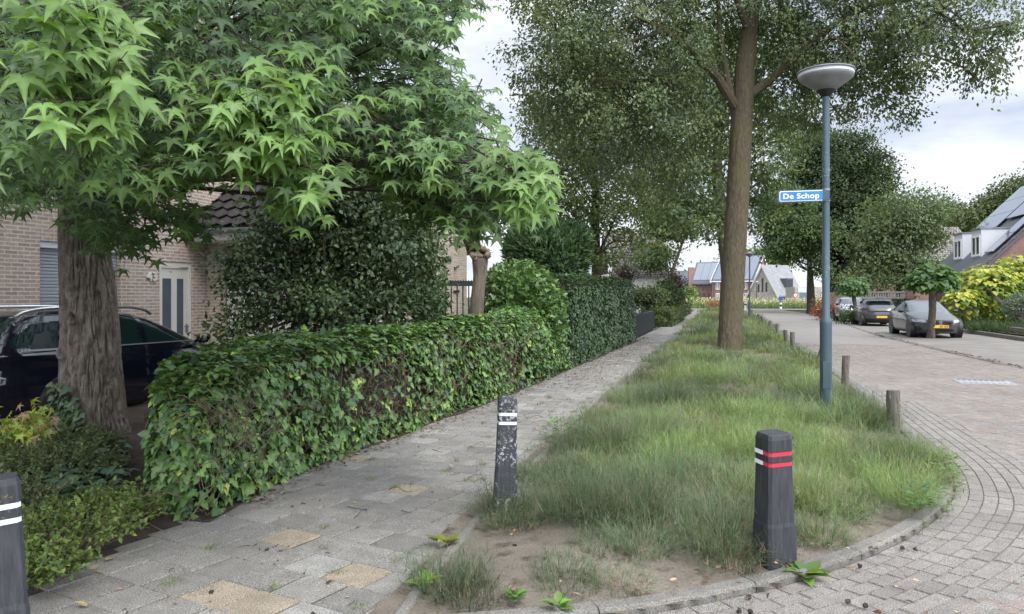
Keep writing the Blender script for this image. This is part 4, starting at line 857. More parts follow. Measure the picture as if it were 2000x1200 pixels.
ivy_hedge('waist-high ivy-covered hedge along the near part of the footpath', 4.62, 16.8, hlow, 1.0, 640, .09, IC, IVY, [.26, .34, .26, .105, .035], .62, -.02, .9)
htall = lambda y: np.interp(y, [15.8, 17, 20, 24, 27.6], [2.0, 2.1, 2.2, 2.22, 2.2])
ivy_hedge('head-high wall of dark ivy further along the footpath', 16.4, 27.6, htall, .8, 800, .085, [(.048, .082, .044), (.065, .11, .05), (.085, .14, .056), (.036, .06, .038)], IVS, [.33, .35, .2, .12], 0, -.05, 0, .1)
bush('ivy_mound', 'bright green dome of ivy bulging above the low hedge', 'shrub', W(1005, 730, 16.2)*np.array([1, 1, 0]), [E_(1010, 575, 16, 78, 66, .8), E_(1050, 610, 15.6, 60, 75, .6), E_(965, 590, 16.3, 40, 55, .7), E_(1010, 660, 16, 90, 80, .8)], 8500, .095, [(.09, .155, .045), (.115, .195, .05), (.07, .125, .04)], MT['ivy'], IVY, shell=.18, stems=True)

# ================================================================ the sweetgum at the left
gb = W(182, 838, 8.1)*np.array([1, 1, 0]); gb[2] = .1
root = thing('sweetgum_tree', 'large sweetgum with star-shaped leaves and furrowed trunk behind the hedge end', 'tree', gb)
ax = np.array([gb, W(180, 760, 8.1), W(176, 640, 8.1), W(168, 500, 8.15), W(158, 380, 8.2), W(152, 250, 8.3), W(150, 0, 8.4), W(152, -350, 8.5), W(150, -700, 8.6)]); ax[0] = gb
bark_trunk('trunk', ax, [.295, .28, .262, .238, .2, .175, .15, .1, .04], MT['bark_gum'], root, .34, .03, 320, 560, 17, 4.6, ((1.33, 4.85, .055), (2.32, 5.0, .05), (.95, 4.3, .05)))
def in_poly(P, n):
    P = np.array(P, float); lo, hi = P.min(0), P.max(0); o = []
    while len(o) < n:
        q = rng.uniform(lo, hi, (n*2, 2)); q = q[inside(q, P)]; o += list(q)
    return np.array(o[:n])
zones = [([(-260, -120), (60, -120), (200, -60), (235, 130), (200, 300), (120, 330), (-60, 360), (-260, 360)], 2.7, 4.6, 140, 1),
         ([(60, -20), (150, -10), (205, 80), (210, 180), (150, 250), (90, 180)], 2.5, 2.75, 14, 2),
         ([(-260, 250), (330, 250), (390, 320), (400, 400), (390, 445), (310, 440), (225, 492), (160, 465), (150, 400), (90, 385), (0, 395), (-260, 420)], 4.6, 7.4, 230, 0),
         ([(180, -120), (720, -120), (660, 180), (600, 300), (612, 395), (575, 415), (545, 350), (490, 320), (380, 340), (300, 380), (200, 300)], 3.4, 6.2, 430, 1),
         ([(600, -120), (930, -120), (920, 0), (865, 45), (855, 110), (885, 150), (925, 190), (970, 235), (925, 275), (850, 300), (820, 360), (760, 370), (690, 330), (620, 240)], 4.4, 7.2, 360, 1),
         ([(740, 240), (900, 270), (970, 325), (1015, 310), (1030, 360), (1022, 400), (970, 415), (935, 455), (890, 440), (820, 400), (760, 340)], 4.2, 5.8, 135, 1),
         ([(985, 305), (1030, 310), (1032, 400), (995, 405)], 3.9, 4.2, 13, 2),
         ([(380, 150), (640, 150), (600, 400), (480, 330)], 3.2, 4.2, 46, 2),
         ([(-300, -300), (760, -300), (800, 60), (740, 260), (560, 240), (300, 320), (-300, 330)], 7, 11, 380, 0)]
lp, sub, twigs = [], [], MB()
for poly, za, zb, m, br in zones:
    pts = in_poly(poly, m); z = za+(zb-za)*rng.random(m)**.8
    for (px, py), zz in zip(pts, z):
        c = W(px, py, zz)
        if c[2] < 1.9 and zz < 4: pass
        o = c[:2]-gb[:2]; o = np.array([*(o/np.linalg.norm(o)), 0]); tocam = unit(np.array([-c[0], -c[1], 0])*1.0)
        d = unit(o*.7+tocam*.25+rng.normal(0, .35, 3)-UP*.45); ln = rng.uniform(.25, .5); nl = rng.integers(10, 17)
        if br == 2: q = .85
        else: q = rng.random()**1.3*(.8 if br else .5)
        colr = np.array([.053, .102, .038])*(1-q)+np.array([.118, .195, .05])*q
        t = rng.random(nl)**.8; P = c+d*(t*ln)[:, None]-d*ln*.5+rng.normal(0, .06, (nl, 3)); s = (.076 if br < 2 else .096)*rng.uniform(.5, 1.28, nl)
        sd_ = rng.normal(0, .5, (nl, 3)); T = -UP*.75+o*.55+tocam*.2+sd_*.75; N = o*.35+tocam*.55+UP*.75+rdir(nl)*.38
        colv = colr*(1+rng.normal(0, .12, (nl, 1)))*(.85+.5*t[:, None]*(.3+q)); lp.append(cloud(P, T, N, s, STAR, colv))
        if zz < 7.5:
            limb(twigs, c-d*ln*.8-gb, c+d*ln*.5-gb, .006, .0025, .02, 4, .03, 4)
            for pk in P[:6]:
                b_ = c+d*ln*float(np.clip(np.dot(pk-c, d)/ln-.1, -.6, .5)); twigs.tube([b_-gb, (b_+pk)/2-gb+UP*.012, pk-gb], .0016, 3, False)
        sub.append((c, zz))
# the upper crown, above the frame
n = 380; cen, out = in_blobs([(gb+np.array([0, 0, 6.0]), np.array([3.9, 3.9, 2.6])), (gb+np.array([.2, 0, 8.6]), np.array([2.4, 2.4, 2.2]))], n, .4)
lp.append(leaf_clump(cen, out, 9, .3, .15, clump_col(n, [(.06, .12, .04), (.08, .15, .045)]), STAR))
V, Fc, T = join(lp); npmesh('crown', V, Fc, MT['leaf'], root, T, True, world=True)
for i in rng.choice(len(sub), 90, replace=False):
    c, zz = sub[i]; d = math.hypot(*(c-gb)[:2]); hz = np.clip(c[2]-d*rng.uniform(-.05, .12), 2.75, 7); tx = np.interp(hz, ax[:, 2], ax[:, 0]); ty = np.interp(hz, ax[:, 2], ax[:, 1])
    limb(twigs, np.array([tx, ty, hz])-gb, c-gb, rng.uniform(.02, .04), .006, .03, 6, .025, 8)
twigs.build('branches', MT['bark_dark'], root, True)

# ---- ivy and shrubs of the near bed
def creeper(name, label, cat, loc, P, O, lsize, cols, mat, tmpl, T=None):
    n = len(P); rt = thing(name, label, cat, loc); 
    V, Fc, Tn = cloud(P, (-UP*.7+O*.4+rdir(n)*.6) if T is None else T, O+UP*.4+rdir(n)*.4, lsize*rng.uniform(.6, 1.25, n), tmpl, clump_col(n, cols)); npmesh('foliage', V, Fc, mat, rt, Tn, True, world=True); return rt
n = 170; t = rng.random(n); an = R(-88)+rng.normal(0, .34, n)*(1-.5*t)-.5*t+.25; z_ = .12+.62*t**1.2; r_ = .385+.12*np.exp(-z_/.25)
creeper('ivy', 'ivy climbing the foot of the sweetgum trunk', 'ivy', gb, np.stack([gb[0]+r_*np.cos(an), gb[1]+r_*np.sin(an), gb[2]+z_-.1], 1), np.stack([np.cos(an), np.sin(an), 0*an], 1), .1, [(.04, .07, .035), (.055, .09, .04)], MT['ivy'], IVY)
n = 420; p = in_poly([(70, 985), (150, 880), (250, 905), (250, 1000), (200, 1040), (110, 1040)], n); q = np.array([G(a, b) for a, b in p]); q[:, 2] = .14+rng.uniform(0, .16, n)
creeper('ivy', 'dark ivy trailing over the bed beside the grey bollard', 'ivy', G(160, 960), q, np.tile(UP, (n, 1)), .1, [(.04, .075, .035), (.06, .11, .05), (.05, .085, .055)], MT['ivy'], IVY, rdir(n)*np.array([1, 1, .2]))
def low_shrub(label, px, py, z, r, h, n, cols):
    """dwarf evergreen: arching twigs set with tiny leaves"""
    b = W(px, py, z)*np.array([1, 1, 0]); b[2] = .08; rt = thing('low_shrub', label, 'shrub', b); mb = MB(); P, T, N = [], [], []
    for k in range(n):
        a_ = rng.uniform(0, 6.28); rr = r*rng.random()**.5; e_ = np.array([rr*math.cos(a_), rr*math.sin(a_), h*rng.uniform(.45, 1.0)*(1-.45*(rr/r)**2)]); s_ = e_*np.array([.45, .45, 0])+rng.normal(0, .03, 3)*np.array([1, 1, 0]); s_[2] = .02
        pp = limb(mb, s_, e_, .004, .0015, .08, 3, .05, 4); m = 24; t = rng.uniform(.25, 1.05, m); j = np.clip((t*4).astype(int), 0, 3); f = t*4-j
        q = pp[j]*(1-f)[:, None]+pp[j+1]*f[:, None]; d = unit(e_-s_); P.append(q); T.append(d*.5+rdir(m)); N.append(UP*.8+rdir(m)*.6)
    P = np.concatenate(P); P[:, 2] = np.maximum(P[:, 2], .02); V, Fc, Tn = cloud(P, np.concatenate(T), np.concatenate(N), .03*rng.uniform(.7, 1.4, len(P)), OVA, clump_col(len(P), cols)); npmesh('foliage', V, Fc, MT['far'], rt, Tn, True); mb.build('stems', MT['twig'], rt)
LG = [(.12, .18, .055), (.15, .22, .06), (.09, .135, .05), (.22, .27, .07)]; LD = [(.085, .115, .052), (.11, .145, .065), (.13, .155, .07)]
for lab, px, py, z, r, h, n, cl in (('bright low evergreen shrub nearest the grey bollard', 110, 1120, 4.6, .5, .34, 130, LG), ('bright low shrub touching the hedge end', 205, 1020, 5.2, .42, .32, 105, LG), ('low shrub half hidden behind the grey bollard', 20, 1010, 5.1, .55, .38, 140, LD), ('dull dwarf shrub in front of the sweetgum trunk', 110, 930, 6.2, .62, .42, 210, LD), ('dull dwarf shrub left of the sweetgum trunk', 10, 920, 6.2, .6, .4, 200, LD), ('small sprig of evergreen at the edge of the bare soil', 75, 1160, 4.15, .28, .26, 90, LG), ('low shrub at the root of the sweetgum', 140, 870, 7.2, .5, .38, 150, LD)):
    low_shrub(lab, px, py, z, r, h, n, cl)
b = W(30, 900, 6.6)*np.array([1, 1, 0])+UP*.1; rt = thing('young_maple', 'young maple with yellow-green and pinkish leaves beside the trunk', 'young tree', b); mb = MB(); P = []
for k in range(9):
    e_ = W(rng.uniform(-40, 105), rng.uniform(785, 855), 6.6+rng.normal(0, .2)); pp = limb(mb, np.array([0, 0, .0]), e_-b, .008, .003, .1, 4); P += [pp[j]+rng.normal(0, .06, 3) for j in (3, 4, 5, 6, 7) for _ in range(11)]
P = np.array(P)+b; n = len(P); V, Fc, T = cloud(P, -UP*.8+rdir(n)*.6, UP*.8+rdir(n)*.5+np.array([.2, -.4, 0]), .075*rng.uniform(.6, 1.2, n), STAR, clump_col(n, [(.24, .3, .05), (.16, .24, .05), (.34, .33, .06), (.3, .2, .12)])); npmesh('crown', V, Fc, MT['leaf'], rt, T, True, world=True); mb.build('trunk', MT['bark_mid'], rt, True)

# ---- pollard stump
pb = W(932, 720, 14.2)*np.array([1, 1, 0]); rt = thing('pollard_willow', 'pollarded willow stump with a knobbly cut head behind the hedge', 'tree', pb)
bark_trunk('trunk', np.array([pb, W(931, 600, 14.2), W(937, 540, 14.2), W(938, 505, 14.2)]), [.15, .13, .115, .15], MT['bark_mid'], rt, .1, .012, 40, 60, 9, 2)
V, Fc = [], []; 
hc = W(937, 500, 14.2); mbp = MB()
for k in range(70):
    d = rdir(1)[0]; d[2] = d[2]*1.15+.1; c = hc+d*np.array([.17, .17, .2])*rng.uniform(.35, 1); bm = bmesh.new(); bmesh.ops.create_icosphere(bm, subdivisions=3, radius=rng.uniform(.03, .065)); v = np.array([q.co[:] for q in bm.verts]); f = np.array([[q.index for q in p_.verts] for p_ in bm.faces]); bm.free()
    v = v*(1+.9*(fbm(v*26+k*3, 2)-.5))[:, None]+c; Fc.append(f+sum(len(q) for q in V)); V.append(v)
    limb(mbp, c-pb, c+d*rng.uniform(.04, .12)-pb+rng.normal(0, .02, 3), .008, .004, 0, 4, .1, 3)
mbp.build('cut_twigs', MT['twig'], rt)
npmesh('pollard_head', np.concatenate(V), np.concatenate(Fc), MT['twig'], rt, None, True, world=True)
# ================================================================ houses
def gable_roof(mb, x0, x1, y0, y1, ze, zr, along='x', th=.18, over=.0):
    """two sloping slabs; eaves at height ze, ridge at zr; ridge runs along x or y"""
    if along == 'x':
        ym = (y0+y1)/2
        for ya in (y0, y1):
            P = [(x0, ya, ze), (x0, ym, zr), (x0, ym, zr-th), (x0, ya, ze-th)]; mb.prism(P, (x1-x0, 0, 0))
    else:
        xm = (x0+x1)/2
        for xa in (x0, x1):
            P = [(xa, y0, ze), (xm, y0, zr), (xm, y0, zr-th), (xa, y0, ze-th)]; mb.prism(P, (0, y1-y0, 0))
    return mb
def pantile(name, mat, parent, o, ux, uv_, un, nx, nr, pw=.3, pl=.33, amp=.035):
    """rows of wavy overlapping roof tiles: origin at the eave, ux along it, uv_ up the slope, un outward"""
    xs = np.linspace(0, nx*pw, nx*8+1); V, Fc = [], []; k = 0; o, ux, uv_, un = (np.array(q, float) for q in (o, ux, uv_, un))
    wave = amp*(np.sin(xs/pw*2*math.pi)*.7+.3*np.sin(xs/pw*4*math.pi))
    for r in range(nr):
        for s, lift in ((r*pl-.03, .05), (r*pl-.03, .028), ((r+1)*pl+.02, .0)):
            V.append(o+np.outer(xs, ux)+uv_*s+np.outer(wave+lift, un) if True else 0)
        n = len(xs)
        for a_ in (0, 1):
            i = np.arange(n-1)+k+a_*n; Fc.append(np.stack([i, i+1, i+n+1, i+n], 1))
        k += 3*n
    me = npmesh(name, np.concatenate(V), np.concatenate(Fc), mat, parent, None, True); me.data.set_sharp_from_angle(angle=R(50)); return me
def window(parent, c, wd, ht, face, mats=('white', 'glass'), div=1, t=.06, name='window', pane='pane', depth=.05, outer=.02):
    """framed window centred at c; face is the outward direction (x, y)"""
    fx, fy = face; ux = Vector((-fy, fx, 0)); n = Vector((fx, fy, 0)); f = MB(); rz = math.atan2(ux.y, ux.x); c = Vector(c)+n*outer*.5
    f.box(c+Vector((0, 0, ht/2-t/2)), (wd, depth, t), rz); f.box(c-Vector((0, 0, ht/2-t/2)), (wd, depth, t), rz)
    for k in range(div+1): f.box(c+ux*((wd-t)*(k/div-.5)), (t, depth-.004, ht-2*t), rz)
    fr = f.build(name, MT[mats[0]], parent); g = MB(); g.box(c-n*.012, (wd-.02, .012, ht-.02), rz); g.build(pane, MT[mats[1]], fr); return fr

# ---- house with the door numbered 43
O43 = cam2w(-7.37, 11.6); az = R(90-2.4)
h43 = thing('brick_house', 'pink-brown brick house with number 43 beside its front door and a tiled garage wing', 'house', O43, az)
m = MB()                                                       # street wall with the shutter window and door openings; local x along the wall, -y towards the street
for a, b in (((-6, 0, 0), (.16, .3, 5.6)), ((.16, 0, 2.51), (1.76, .3, 5.6)), ((.16, 0, 0), (1.76, .3, .9)), ((1.76, 0, 0), (2.68, .3, 5.6)), ((2.68, 0, 2.3), (3.56, .3, 5.6)), ((3.56, 0, 0), (4.0, .3, 5.6)), ((4.0, 0, 3.0), (14, .3, 5.6)), ((-6, .3, 0), (-5.7, 8, 5.6))): m.span(a, b)
m.build('wall', MT['brick'], h43)
m = MB()                                                       # soldier course over the window
for k in range(24): m.span((.1+k*.0625*1.15, -.004, 2.51), (.1+k*.0625*1.15+.058, .1, 2.72))
m.build('lintel', MT['brick'], h43)
m = MB(); m.span((.16, .03, 2.4), (1.76, .16, 2.507)); m.build('shutter_box', MT['panelgrey'], h43, bevel=.01)
m = MB()
for k in range(28): m.prism([(.18, .1, .92+k*.053), (.18, .085, .935+k*.053), (.18, .085, .96+k*.053), (.18, .1, .972+k*.053), (.18, .115, .972+k*.053), (.18, .115, .92+k*.053)], (1.56, 0, 0))
m.build('roller_shutter', MT['shutter'], h43)
d = MB(); d.span((2.685, .02, .02), (2.75, .14, 2.295)); d.span((3.485, .02, .02), (3.555, .14, 2.295)); d.span((2.75, .02, 2.2), (3.485, .14, 2.295)); d.build('door_frame', MT['offwhite'], h43, bevel=.006)
d = MB(); d.span((2.755, .06, .03), (3.48, .11, 2.19)); door = d.build('front_door', MT['offwhite'], h43, bevel=.005)
for xa, xb in ((2.82, 3.03), (3.2, 3.36)):
    d = MB(); d.span((xa, .045, .75), (xb, .065, 1.98)); d.build('door_glass', MT['frost'], door)
d = MB(); d.box((3.44, .035, 1.02), (.03, .02, .16)); d.tube([(3.44, .03, 1.05), (3.44, -.02, 1.05), (3.33, -.02, 1.05)], .012, 8); d.build('door_handle', MT['zinc'], door, True)
text_mesh('house_number', '43', .23, MT['offwhite'], h43, (2.47, -.02, 2.0), (R(90), 0, 0), .006, depth=.014)
# garage wing
W3 = -3.0
m = MB(); m.span((4.0, -.0, 0), (4.25, -.42, 2.85)); m.span((4.0, -2.78, 0), (4.25, W3, 2.85)); m.span((4.0, -.42, 2.45), (4.25, -2.78, 2.85))
xr, zr = 7.55, 6.05
g0 = [(4.25, W3, 0), (11.05, W3, 0), (11.05, W3, 2.9), (xr, W3, zr-.2), (4.25, W3, 2.9)]
wx0, wx1, wz0, wz1 = 10.05, 10.33, 1.8, 2.42
for P in ([(4.25, W3, 0), (wx0, W3, 0), (wx0, W3, 2.9), (4.25, W3, 2.9)], [(wx1, W3, 0), (11.05, W3, 0), (11.05, W3, 2.9), (wx1, W3, 2.9)], [(wx0, W3, 0), (wx1, W3, 0), (wx1, W3, wz0), (wx0, W3, wz0)], [(wx0, W3, wz1), (wx1, W3, wz1), (wx1, W3, 2.9), (wx0, W3, 2.9)], [(4.25, W3, 2.9), (11.05, W3, 2.9), (xr, W3, zr-.2)]): m.prism(P, (0, .3, 0))
m.span((10.8, W3+.3, 0), (11.05, 5, 2.9)); m.build('garage_wall', MT['brick_tan'], h43)
window(h43, (10.19, W3+.2, 2.11), .28, .62, (0, -1), div=1, t=.05); m = MB(); m.span((wx0-.03, W3-.05, wz0-.06), (wx1+.03, W3+.1, wz0-.003)); m.build('window_sill', MT['black'], h43)
m = MB(); m.lathe([(.0, -.11), (.075, -.11), (.085, -.03), (.085, .05), (.05, .075), (0, .075)], 16, (9.3, W3-.14, 2.6)); m.box((9.3, W3-.04, 2.6), (.08, .1, .1)); m.build('wall_lamp', MT['black'], h43, True)
m = MB(); m.span((4.03, -.45, .02), (4.09, -2.75, 2.44)); gd = m.build('garage_door', MT['offwhite'], h43)
m = MB()
for j in range(4):
    for i in range(3): m.span((4.02, -.55-i*.72, .12+j*.58), (4.035, -.55-i*.72-.6, .12+j*.58+.46))
m.build('door_panel', MT['offwhite'], gd, bevel=.006)
sl = math.atan2(zr-3.0, xr-3.35); cs, sn = math.cos(sl), math.sin(sl)
m = MB()
m.prism([(3.4, W3-.22, 2.98), (xr, W3-.22, zr), (xr, W3-.22, zr-.16), (3.4, W3-.22, 2.82)], (0, 9.2, 0)); m.prism([(11.75, W3-.22, 2.98), (xr, W3-.22, zr), (xr, W3-.22, zr-.16), (11.75, W3-.22, 2.82)], (0, 9.2, 0)); wr = m.build('garage_roof', MT['tile'], h43)
pantile('roof_tiles', MT['tile'], wr, (3.36, W3-.24, 3.0), (0, 1, 0), (cs, 0, sn), (-sn, 0, cs), 30, 16)
m = MB(); P = []; 
m.lathe([(.07, 0), (.07, 9.2)], 20, (0, 0, 0)); 
for k in range(len(m.v)): x, y, z = m.v[k]; m.v[k] = (3.28+x, W3-.24+z, 2.92+(y if y < .02 else .02))
m.build('gutter', MT['zinc'], h43, True)
m = MB(); m.span((3.36, W3-.2, 2.72), (3.45, 6, 2.86)); m.span((3.45, W3-.2, 2.7), (4.0, 0, 2.74)); m.build('fascia', MT['offwhite'], h43)
m = MB(); gable_roof(m, -6.4, 14.2, -.45, 8.4, 5.5, 9.4, 'x', .2); m.build('main_roof', MT['tile'], h43)
window(h43, (1.2, -.01, 4.3), 1.3, 1.1, (0, -1), div=2, outer=.04); window(h43, (-2.6, -.01, 4.3), 1.3, 1.1, (0, -1), div=2, outer=.04)

# ---- gate beside the garage
gp = W(892, 700, 17.3)*np.array([1, 1, 0]); gt = thing('metal_gate', 'black metal gate with a serrated top rail between shrub and stump', 'gate', gp, TH)
m = MB()
for k in range(9): m.tube([(-.52+k*.1325, 0, .1), (-.52+k*.1325, 0, 1.9)], .016, 8)
m.build('bar', MT['black'], gt); m = MB(); m.box((0, 0, .15), (1.2, .05, .06)); m.build('rail', MT['black'], gt); m = MB(); m.box((0, 0, 1.93), (1.2, .06, .12))
for k in range(20): m.prism([(-.58+k*.06, -.01, 1.99), (-.555+k*.06, -.01, 1.99), (-.5675+k*.06, -.01, 2.03)], (0, .02, 0))
m.build('rail', MT['black'], gt)

# ---- low black fence by the path
fa, fb = G(1246, 666)+np.array([-.1, .3, 0]), G(1283, 646)+np.array([-.12, 0, 0]); L = np.linalg.norm(fb-fa); fe = thing('metal_fence', 'low black slatted metal fence at the end of the ivy wall', 'fence', fa, math.atan2(*(fb-fa)[[1, 0]]))
m = MB(); n = int(L/.28)
for k in range(n+1): m.prism([(k*L/n-.07, -.02, .16), (k*L/n+.07, -.02, .16), (k*L/n+.07, -.02, .93), (k*L/n, -.02, .98), (k*L/n-.07, -.02, .93)], (0, .02, 0))
m.build('slat', MT['black'], fe)
for z in (.24, .8): m = MB(); m.box((L/2, .03, z), (L+.1, .04, .05)); m.build('rail', MT['zinc'], fe)
for k in range(0, n+1, 3):
    m = MB(); m.box((k*L/n, .06, .5), (.07, .05, 1.0)); m.build('post', MT['black'], fe)

# ---- house on the right with dormers and solar panels
HX, HZ0, HY0, HY1 = 14.75, 3.1, 48.0, 58.6
hr_ = thing('brick_house', 'house with a steep roof of solar panels and two pale dormers', 'house', (HX, HY0, 0))
rw = 5.9; sl = lambda x: HZ0+x                                 # 45 degree slope, local x from the eave
m = MB(); m.span((.5, .15, 0), (.8, HY1-HY0-.15, HZ0+.35)); m.prism([(.5, .12, 0), (11.3, .12, 0), (11.3, .12, 3.4), (5.9, .12, 8.8), (.5, .12, 3.4)], (0, .3, 0)); m.prism([(.5, HY1-HY0-.4, 0), (11.3, HY1-HY0-.4, 0), (11.3, HY1-HY0-.4, 3.4), (5.9, HY1-HY0-.4, 8.8), (.5, HY1-HY0-.4, 3.4)], (0, .3, 0)); m.build('wall', MT['brick_dark'], hr_)
m = MB(); gable_roof(m, 0, 11.8, 0, HY1-HY0, HZ0, HZ0+rw, 'y', .22); m.build('roof', MT['roofdark'], hr_)
m = MB(); k = 0
for i in range(14): m.prism([(i*.43, -.06, sl(i*.43)+.02), (i*.43+.46, -.06, sl(i*.43+.46)+.06), (i*.43+.46, -.06, sl(i*.43+.46)+.1), (i*.43, -.06, sl(i*.43)+.06)], (0, .35, 0))
m.build('verge_tiles', MT['tile'], hr_)
def solar(y0, y1, s0, s1, ny, ns):
    for j in range(ny):
        for i in range(ns):
            ya = y0+(y1-y0)*j/ny+.012; yb = y0+(y1-y0)*(j+1)/ny-.012; a = s0+(s1-s0)*i/ns+.012; b = s0+(s1-s0)*(i+1)/ns-.012; q = MB()
            q.prism([(a-.1, ya, sl(a)+.1), (b-.1, ya, sl(b)+.1), (b-.13, ya, sl(b)+.13), (a-.13, ya, sl(a)+.13)], (0, yb-ya, 0)); q.build('solar_panel', MT['solar'], hr_)
solar(5.6, 10.4, 2.75, 5.8, 3, 3); solar(.7, 5.3, 3.2, 5.8, 4, 2); solar(.55, 2.0, .95, 3.1, 1, 2)
for i, y0 in enumerate((2.5, 5.95)):                            # dormers
    f = MB(); x0 = .85; zt = 5.62; zb = sl(x0)-.05; xt = zt-HZ0
    for ya in (y0, y0+1.57): f.prism([(x0, ya, zb), (xt+.05, ya, zt), (x0, ya, zt)], (0, .06, 0))
    f.prism([(x0, y0+.06, zb), (x0, y0+1.57, zb), (x0, y0+1.57, zb+.12), (x0, y0+.06, zb+.12)], (.06, 0, 0)); f.prism([(x0, y0+.06, zt-.34), (x0, y0+1.57, zt-.34), (x0, y0+1.57, zt), (x0, y0+.06, zt)], (.06, 0, 0))
    dm = f.build('dormer', MT['panelgrey'], hr_); f = MB(); f.span((x0-.08, y0-.06, zt), (xt+.15, y0+1.69, zt+.07)); f.build('dormer_roof', MT['zinc'], dm)
    window(dm, (x0-.02, y0+.82, (zb+.12+zt-.34)/2), 1.5, zt-.34-zb-.12, (-1, 0), div=2, t=.13, depth=.08)
m = MB(); m.lathe([(.07, 0), (.07, HY1-HY0)], 12)
for k in range(len(m.v)): x, y, z = m.v[k]; m.v[k] = (-.06+x, z, HZ0-.08+y)
m.build('gutter', MT['zinc'], hr_, True)

# ---- tiled roof behind it
b = W(1810, 600, 72)*np.array([1, 1, 0]); ht = thing('house', 'house behind the airy tree with a weathered grey tiled roof', 'house', b, TH)
m = MB(); m.span((-5.5, 0.3, 0), (5, 8, 4.9)); m.build('wall', MT['brick_dark'], ht); m = MB(); gable_roof(m, -5.9, 5.4, -.4, 8.6, 4.75, 8.55, 'x', .2); m.build('roof', MT['tile_grey'], ht)
m = MB(); m.box((-.6, -.2, 5.4), (.14, .5, 1.9), 0, R(-48)); m.build('verge_board', MT['white'], ht)
# ---- pale house beyond the garden trees
b = W(1245, 600, 62)*np.array([1, 1, 0]); hw = thing('house', 'pale-walled house with a tiled roof behind the purple shrub', 'house', b, TH)
m = MB(); m.span((-2.2, 0, 0), (2.3, 7, 3.5)); m.build('wall', MT['wall_light'], hw); m = MB(); gable_roof(m, -2.4, 2.6, -.4, 7.4, 3.4, 7.4, 'x', .2); m.build('roof', MT['tile_grey'], hw)
m = MB(); m.box((-2.3, -.3, 2.2), (.28, .2, 4.4)); m.build('corner_board', MT['white'], hw); m = MB(); m.span((1.5, 1.0, 4.6), (1.95, 1.5, 5.6)); m.span((2.2, 1.0, 4.4), (2.7, 1.5, 5.8)); m.build('chimney', MT['brick_dark'], hw)

# ---- far houses where the street bends
def far_house(name, label, px, z, face_deg, w_, d_, he, hr2, wall, roof, rows, solar_=None, ridge='x', white=False, extra=None):
    """front wall runs along local +x from the pixel's ground point"""
    b = W(px, 600, z)*np.array([1, 1, 0]); h = thing(name, label, 'house', b, TH+R(face_deg))
    m = MB(); m.span((0, 0, 0), (w_, d_, he)); ym = d_/2
    for xa in (0, w_-.3): m.prism([(xa, 0, he), (xa, d_, he), (xa, ym, hr2-.25)], (.3, 0, 0))
    m.build('wall', MT[wall], h); m = MB(); gable_roof(m, -.3, w_+.3, -.5, d_+.5, he-.1, hr2, 'x', .25); m.build('roof', MT[roof], h)
    sn_ = (hr2-he+.1)/(ym+.5)
    if solar_:
        x0, x1, s0, s1, nx, ns = solar_
        for i in range(nx):
            for j in range(ns):
                xa = x0+(x1-x0)*i/nx+.03; xb = x0+(x1-x0)*(i+1)/nx-.03; ya, yb = [-.5+(ym+.5)*(s0+(s1-s0)*(j+q)/ns) for q in (0, 1)]; za, zb = [he-.1+(y+.5)*sn_+.06 for y in (ya, yb)]
                q = MB(); q.prism([(xa, ya, za), (xa, yb, zb), (xa, yb, zb+.08), (xa, ya, za+.08)], (xb-xa, 0, 0)); q.build('solar_panel', MT['solar'], h)
    for (zc, hh, xs, ww, dv) in rows:
        for x in xs: window(h, (x, -.03, zc), ww, hh, (0, -1), ('white', 'glass') if white else ('brick_dark', 'glass'), dv, .16 if white else .08, depth=.1, outer=.06)
    if white:
        m = MB()
        for xa in (-.36, w_+.16):
            for yy_ in (-.5, d_+.5): m.prism([(xa, yy_, he-.1), (xa, ym, hr2), (xa, ym, hr2-.45), (xa, yy_, he-.5)], (.2, 0, 0))
        m.span((-.3, -.56, he-.35), (w_+.3, -.46, he-.08)); m.build('bargeboard', MT['white'], h)
    return h
fh = far_house('house', 'dark-clad far house with a tall brick chimney', 1306, 205, 0, 11, 9, 4.6, 8.6, 'clad', 'roofdark', [(1.4, 1.6, (2, 5), 1.2, 1)])
m = MB(); m.span((5.2, -.9, 0), (6.8, .0, 9.3)); m.build('chimney', MT['brick_red'], fh); m = MB(); m.span((-.05, -.12, 0), (11.05, -.005, 1.2)); m.build('plinth', MT['brick_red'], fh)
far_house('brick_house', 'far red-brick house with two rows of tall windows and a solar roof', 1352, 190, -30, 5.6, 9.6, 4.75, 10.2, 'brick_dark', 'roofdark', [(3.7, 1.5, (.8, 1.75, 2.75, 3.8, 4.8), .5, 1), (1.4, 2.0, (.9, 1.9, 3.0, 4.2), .5, 1)], (.1, 5.5, .15, .93, 3, 4))
far_house('brick_house', 'far brick house with white bargeboards and white windows, partly behind the oak', 1391, 180, -40, 10.0, 11, 5.2, 11.2, 'brick_red', 'roofdark', [(3.9, 1.6, (1.4, 2.7, 8.2), .9, 2), (1.3, 1.9, (1.4, 2.7, 4.3, 8.2), .9, 2)], (.2, 9.8, .04, .95, 5, 4), white=True)
